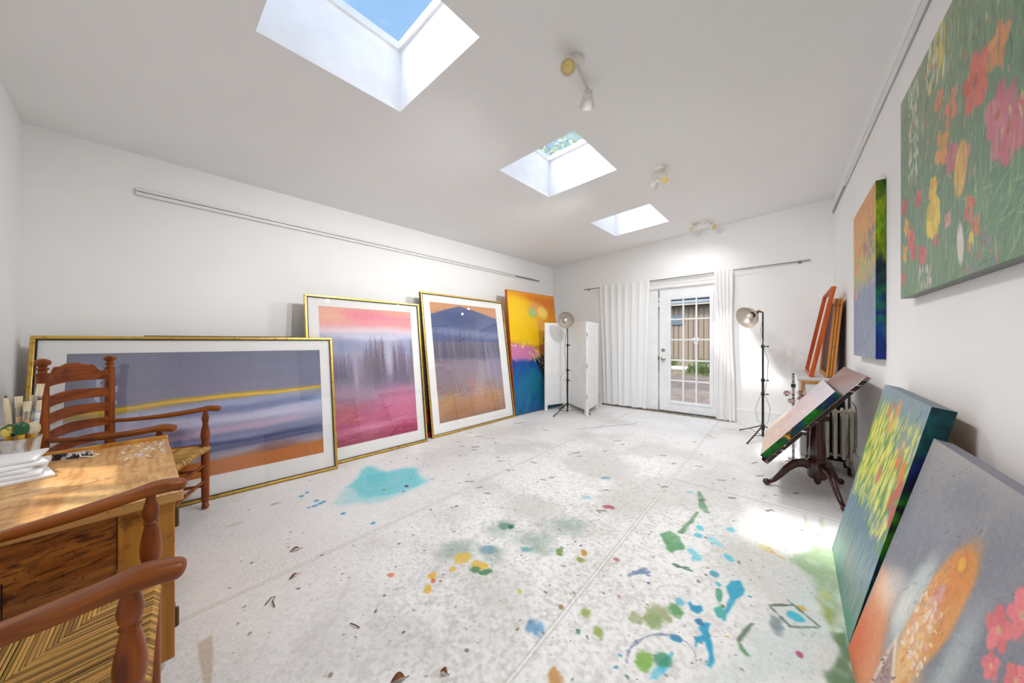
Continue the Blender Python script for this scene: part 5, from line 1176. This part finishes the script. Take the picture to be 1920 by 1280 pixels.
canvas('flower_painting', 'thick-edged flower canvas lying on the tilted mahogany table', BLc, BRc, TLc, .88, .655, CD-.001, p.a,
  {'r': patches([(0,(14,60,70)), (.10,(20,110,20)), (.22,(16,90,30)), (.30,(20,60,70)), (.36,(236,160,20)), (.40,(30,40,40)), (.48,(16,70,90)), (.55,(14,100,16)), (.75,(20,110,20)), (.86,(14,40,90)), (1,(10,90,60))], 15), 't': lambda s, q: np.array((126,122,136))}, lift=0)

# ================================================================== CORNER: CABINET, HEATER, STRETCHERS
cb_ = thing('low_cabinet', 'long low white cabinet with grey top along the right wall corner', 'cabinet', (.295,4.93,0))
cx0, cx1, cy0, cy1, cz = .118, .462, 4.30, 5.60, .80
def LB(b): return tuple((q[0]-.295, q[1]-4.93, q[2]) for q in b)
MB().b2(*LB(((cx0-.006,cy0-.01,cz-.022), (cx1,cy1,cz)))).build('cabinet_top', M['greyboard'], cb_, bevel=.002)
mb = MB(); mb.b2(*LB(((cx0,cy0,0), (cx0+.018,cy1,cz-.022)))); mb.b2(*LB(((cx1-.018,cy0,0), (cx1,cy1,cz-.022)))); mb.b2(*LB(((cx0+.018,cy1-.012,0), (cx1-.018,cy1,cz-.022)))); mb.b2(*LB(((cx0+.018,cy0,.0), (cx1-.018,cy1-.012,.03)))); mb.build('cabinet_body', M['screen'], cb_, smooth=False)
MB().b2(*LB(((cx0+.019,cy0+.02,.031), (cx1-.019,cy0+.035,cz-.024)))).build('shade_sheet', M['dark'], cb_, smooth=False, label='dark sheet standing in for shade inside the open cabinet')  # dark sheet added so gaps behind the heater read as deep shade
# heater on wheels
ht = thing('oil_heater', 'cream column heater on black wheels behind the mahogany pedestal', 'heater', (.305,4.135,0))
def fin(x, hgt):
    mb = MB()
    for yy in (-.055, .055): mb.sweep([(x,yy,.115), (x,yy,.13), (x,yy,hgt-.02), (x,yy,hgt)], [(.010,.010), (.0135,.0135), (.0135,.0135), (.010,.010)], up=(0,1,0), n=10, p=2)
    for z in (.135, hgt-.03): mb.cyl((x,-.055,z), (x,.055,z), .013, n=10)
    mb.box((x,0,(hgt+.12)/2), (.004,.10,hgt-.16)); return mb
for k in range(6): fin(-.10+k*.052, .56).build('heater_column', M['cream'], ht)
mb = MB()
for z in (.135, .53): mb.cyl((-.13,0,z), (.185,0,z), .012, n=12)
mb.build('cross_pipe', M['cream'], ht)
mb = MB(); mb.b2((-.183,-.07,.10), (-.135,.07,.57)); mb.build('control_box', M['screen'], ht, bevel=.008)
for x in (-.135, .135):
    mb = MB(); mb.b2((x-.012,-.12,.075), (x+.012,.12,.09)); mb.b2((x-.012,-.04,.09), (x+.012,.04,.13)); mb.build('foot_bar', M['chrome'], ht, smooth=False)
    for y in (-.115, .115):
        mb = MB(); mb.lathe((x-.012,y,.035), (1,0,0), [(0,.026), (.003,.034), (.021,.034), (.024,.026)], 20); mb.cyl((x,y,.035), (x,y,.08), .006, n=8); mb.build('wheel', M['rubber'], ht)
# small wooden frame standing on the heater against the cabinet
fr = thing('wooden_frame', 'small pale wooden frame with white panel in front of the low cabinet', 'frame', (.235,4.20,.574))
mb = MB(); w_, h_, b_ = .20, .215, .022
for lo, hi in (((-w_/2,-.012,0), (w_/2,.012,b_)), ((-w_/2,-.012,h_-b_), (w_/2,.012,h_)), ((-w_/2,-.012,b_), (-w_/2+b_,.012,h_-b_)), ((w_/2-b_,-.012,b_), (w_/2,.012,h_-b_))): mb.b2(lo, hi)
mb.build('frame_bars', M['pine'], fr, bevel=.002); MB().b2((-w_/2+b_,.0,b_), (w_/2-b_,.004,h_-b_)).build('white_panel', M['paper'], fr, smooth=False)
fr.rotation_euler = (R(-3),0,0)
# stretchers leaning above the cabinet
def stretcher(name, label, x0, x1, y0, y1, z0, L_, th, bw, m, inner=None, group=None):
    """empty frame leaning from x0 (foot) to x1 (head); near end y0"""
    c = math.sqrt(max(1e-6, L_**2-(x1-x0)**2)); Mx = frame_of((x0,y1,z0), (x0,y0,z0), (x1,y1,z0+c))
    t = thing(name, label, 'frame', M=Mx, group=group); W = y1-y0
    for nm, lo, hi in (('upright',(0,0,-th),(bw,L_,0)), ('upright',(W-bw,0,-th),(W,L_,0)), ('crosspiece',(bw,0,-th),(W-bw,bw,0)), ('crosspiece',(bw,L_-bw,-th),(W-bw,L_,0))):
        MB().b2(lo, hi).build(nm, m, t, bevel=.002)
    if inner: MB().b2((bw*.6,bw*.6,-th*.9), (W-bw*.6,L_-bw*.6,-th*.75)).build('canvas_back', inner, t, smooth=False)
    return t
stretcher('stretcher_frame', 'orange-stained empty wooden frame leaning outermost on the low cabinet', .205, .372, 4.52, 5.42, .807, .935, .036, .03, M['redwood'])
stretcher('stretcher_frame', 'pine-edged dark-backed canvas leaning between the orange frame and the pine ones', .335, .398, 4.56, 5.38, .807, .80, .018, .032, M['pine'], M['canvasback'], 'pine stretcher frames on the low cabinet')
stretcher('stretcher_frame', 'middle pine stretcher frame of the bundle on the low cabinet', .357, .420, 4.56, 5.36, .807, .80, .018, .032, M['pine'], None, 'pine stretcher frames on the low cabinet')
stretcher('stretcher_frame', 'pine stretcher frame nearest the right wall on the low cabinet', .379, .442, 4.555, 5.38, .807, .80, .018, .032, M['pine'], M['canvasback'], 'pine stretcher frames on the low cabinet')
# perforated steel post and dusty paper flowers
po = thing('steel_post', 'thin perforated steel post with black clamp beside the low cabinet', 'post', (.078,4.215,0))
MB().b2((-.010,-.010,.012), (.010,.010,.86)).build('post_bar', M['silver'], po, smooth=False); MB().b2((-.017,-.017,.715), (.017,.017,.75)).build('clamp', M['blackmetal'], po, bevel=.003); MB().b2((-.04,-.02,0), (.03,.04,.012)).build('foot_plate', M['silver'], po, bevel=.002)
fl_ = thing('paper_flowers', 'crumpled dusty pink paper flowers tied to the steel post', 'flowers', (.085,4.20,.585))
for (x, z, s) in ((-.055,.07,1), (.05,.085,1), (-.03,.0,.8), (.04,.03,.7)):
    mb = MB()
    for k in range(9):
        a = k*.72; r = .034*s*(1-.04*k); q = Vector((x+math.cos(a)*r*.55, -.035+math.sin(k*1.9)*.014, z+math.sin(a)*r*.55)); u_ = Vector((math.cos(a), .4*math.sin(k), math.sin(a))).normalized(); v_ = u_.orthogonal().normalized()
        mb.add([q-u_*r*.4, q+v_*r*.5, q+u_*r*.75+Vector((0,-.012,0)), q-v_*r*.5], [(0,1,2,3)])
    mb.tube([(x,-.03,z), (x*.5,-.025,z-.05), (0,-.014,z-.10)], .002, 6); mb.build('bloom', M['pinkrag'], fl_)
# thin cable down the right wall
solo(MB().tube([(XR-.006,4.22,.62), (XR-.006,4.0,.60), (XR-.006,3.98,.55), (XR-.006,3.96,.28), (XR-.03,3.97,.215)], .004, 6), 'cable', M['cable'], 'thin grey cable running down the right wall by the heater', 'cable', (XR-.006,4.0,.2))
# little white bow hung on the door grille
ob = thing('bow_ornament', 'tiny white bow hung on the muntins of the glazed door', 'ornament', (-1.034,YF+.004,1.19))
mb = MB()
for s in (-1, 1): mb.ball((s*.028,-.004,.012), .026, (1,.25,1.1), 10); mb.ball((s*.018,-.004,-.042), .018, (.6,.25,1.6), 10)
mb.ball((0,-.006,0), .012, n=10); mb.build('bow', M['paper'], ob)

# ================================================================== LITTER ON THE FLOOR
def leaf(u, v, L_, w_, a, label):
    x, y = fl(u, v); mb = MB(); n = 8; vs = []
    for i in range(n+1):
        k = i/n; h = w_*math.sin(math.pi*k)**.8; z = .002+.012*math.sin(math.pi*k)*(k+.3)
        vs += [((k-.5)*L_, -h, z+h*.5), ((k-.5)*L_, 0, z), ((k-.5)*L_, h, z+h*.5)]
    fs = [(i*3+j, i*3+j+1, i*3+j+4, i*3+j+3) for i in range(n) for j in (0, 1)]
    mb.add(vs, fs); mb.tube([(L_*.5,0,.003), (L_*.75,L_*.05,.003)], .0012, 5)
    t = mb.build('dry_leaf', M['leaf'], None); t.location = (x,y,0); t.rotation_euler = (0,0,R(a)); tag(t, label, 'leaf', 'dry leaves on the floor')
leaf(553, 1032, .05, .010, 70, 'dry leaf on the floor right of the desk, farther of two')
leaf(551, 1082, .045, .008, 100, 'dry leaf on the floor right of the desk, nearer of two')
leaf(746, 1276, .05, .013, 60, 'curled brown leaf on the floor at the bottom edge')
leaf(832, 1262, .03, .009, 20, 'small brown leaf on the floor just right of the curled one')
def twig(pts, label):
    q = [(*fl(u, v), .004+dz) for u, v, dz in pts]; b = q[0]
    solo(MB().tube(q, [.0022]*len(q), 6), 'twig', M['twig'], label, 'twig', (b[0],b[1],0), 'twigs on the floor')
twig([(497,1135,0), (508,1127,.012), (516,1123,.008), (511,1130,.004), (515,1139,0)], 'bent hooked twig on the floor right of the desk')
twig([(657,1170,0), (664,1174,.004), (674,1178,0)], 'short straight twig on the open floor in front of the desk')
twig([(963,792,.0), (968,795,.006), (974,794,.004), (982,791,.0)], 'dark twig on the floor in front of the blue mountain picture')
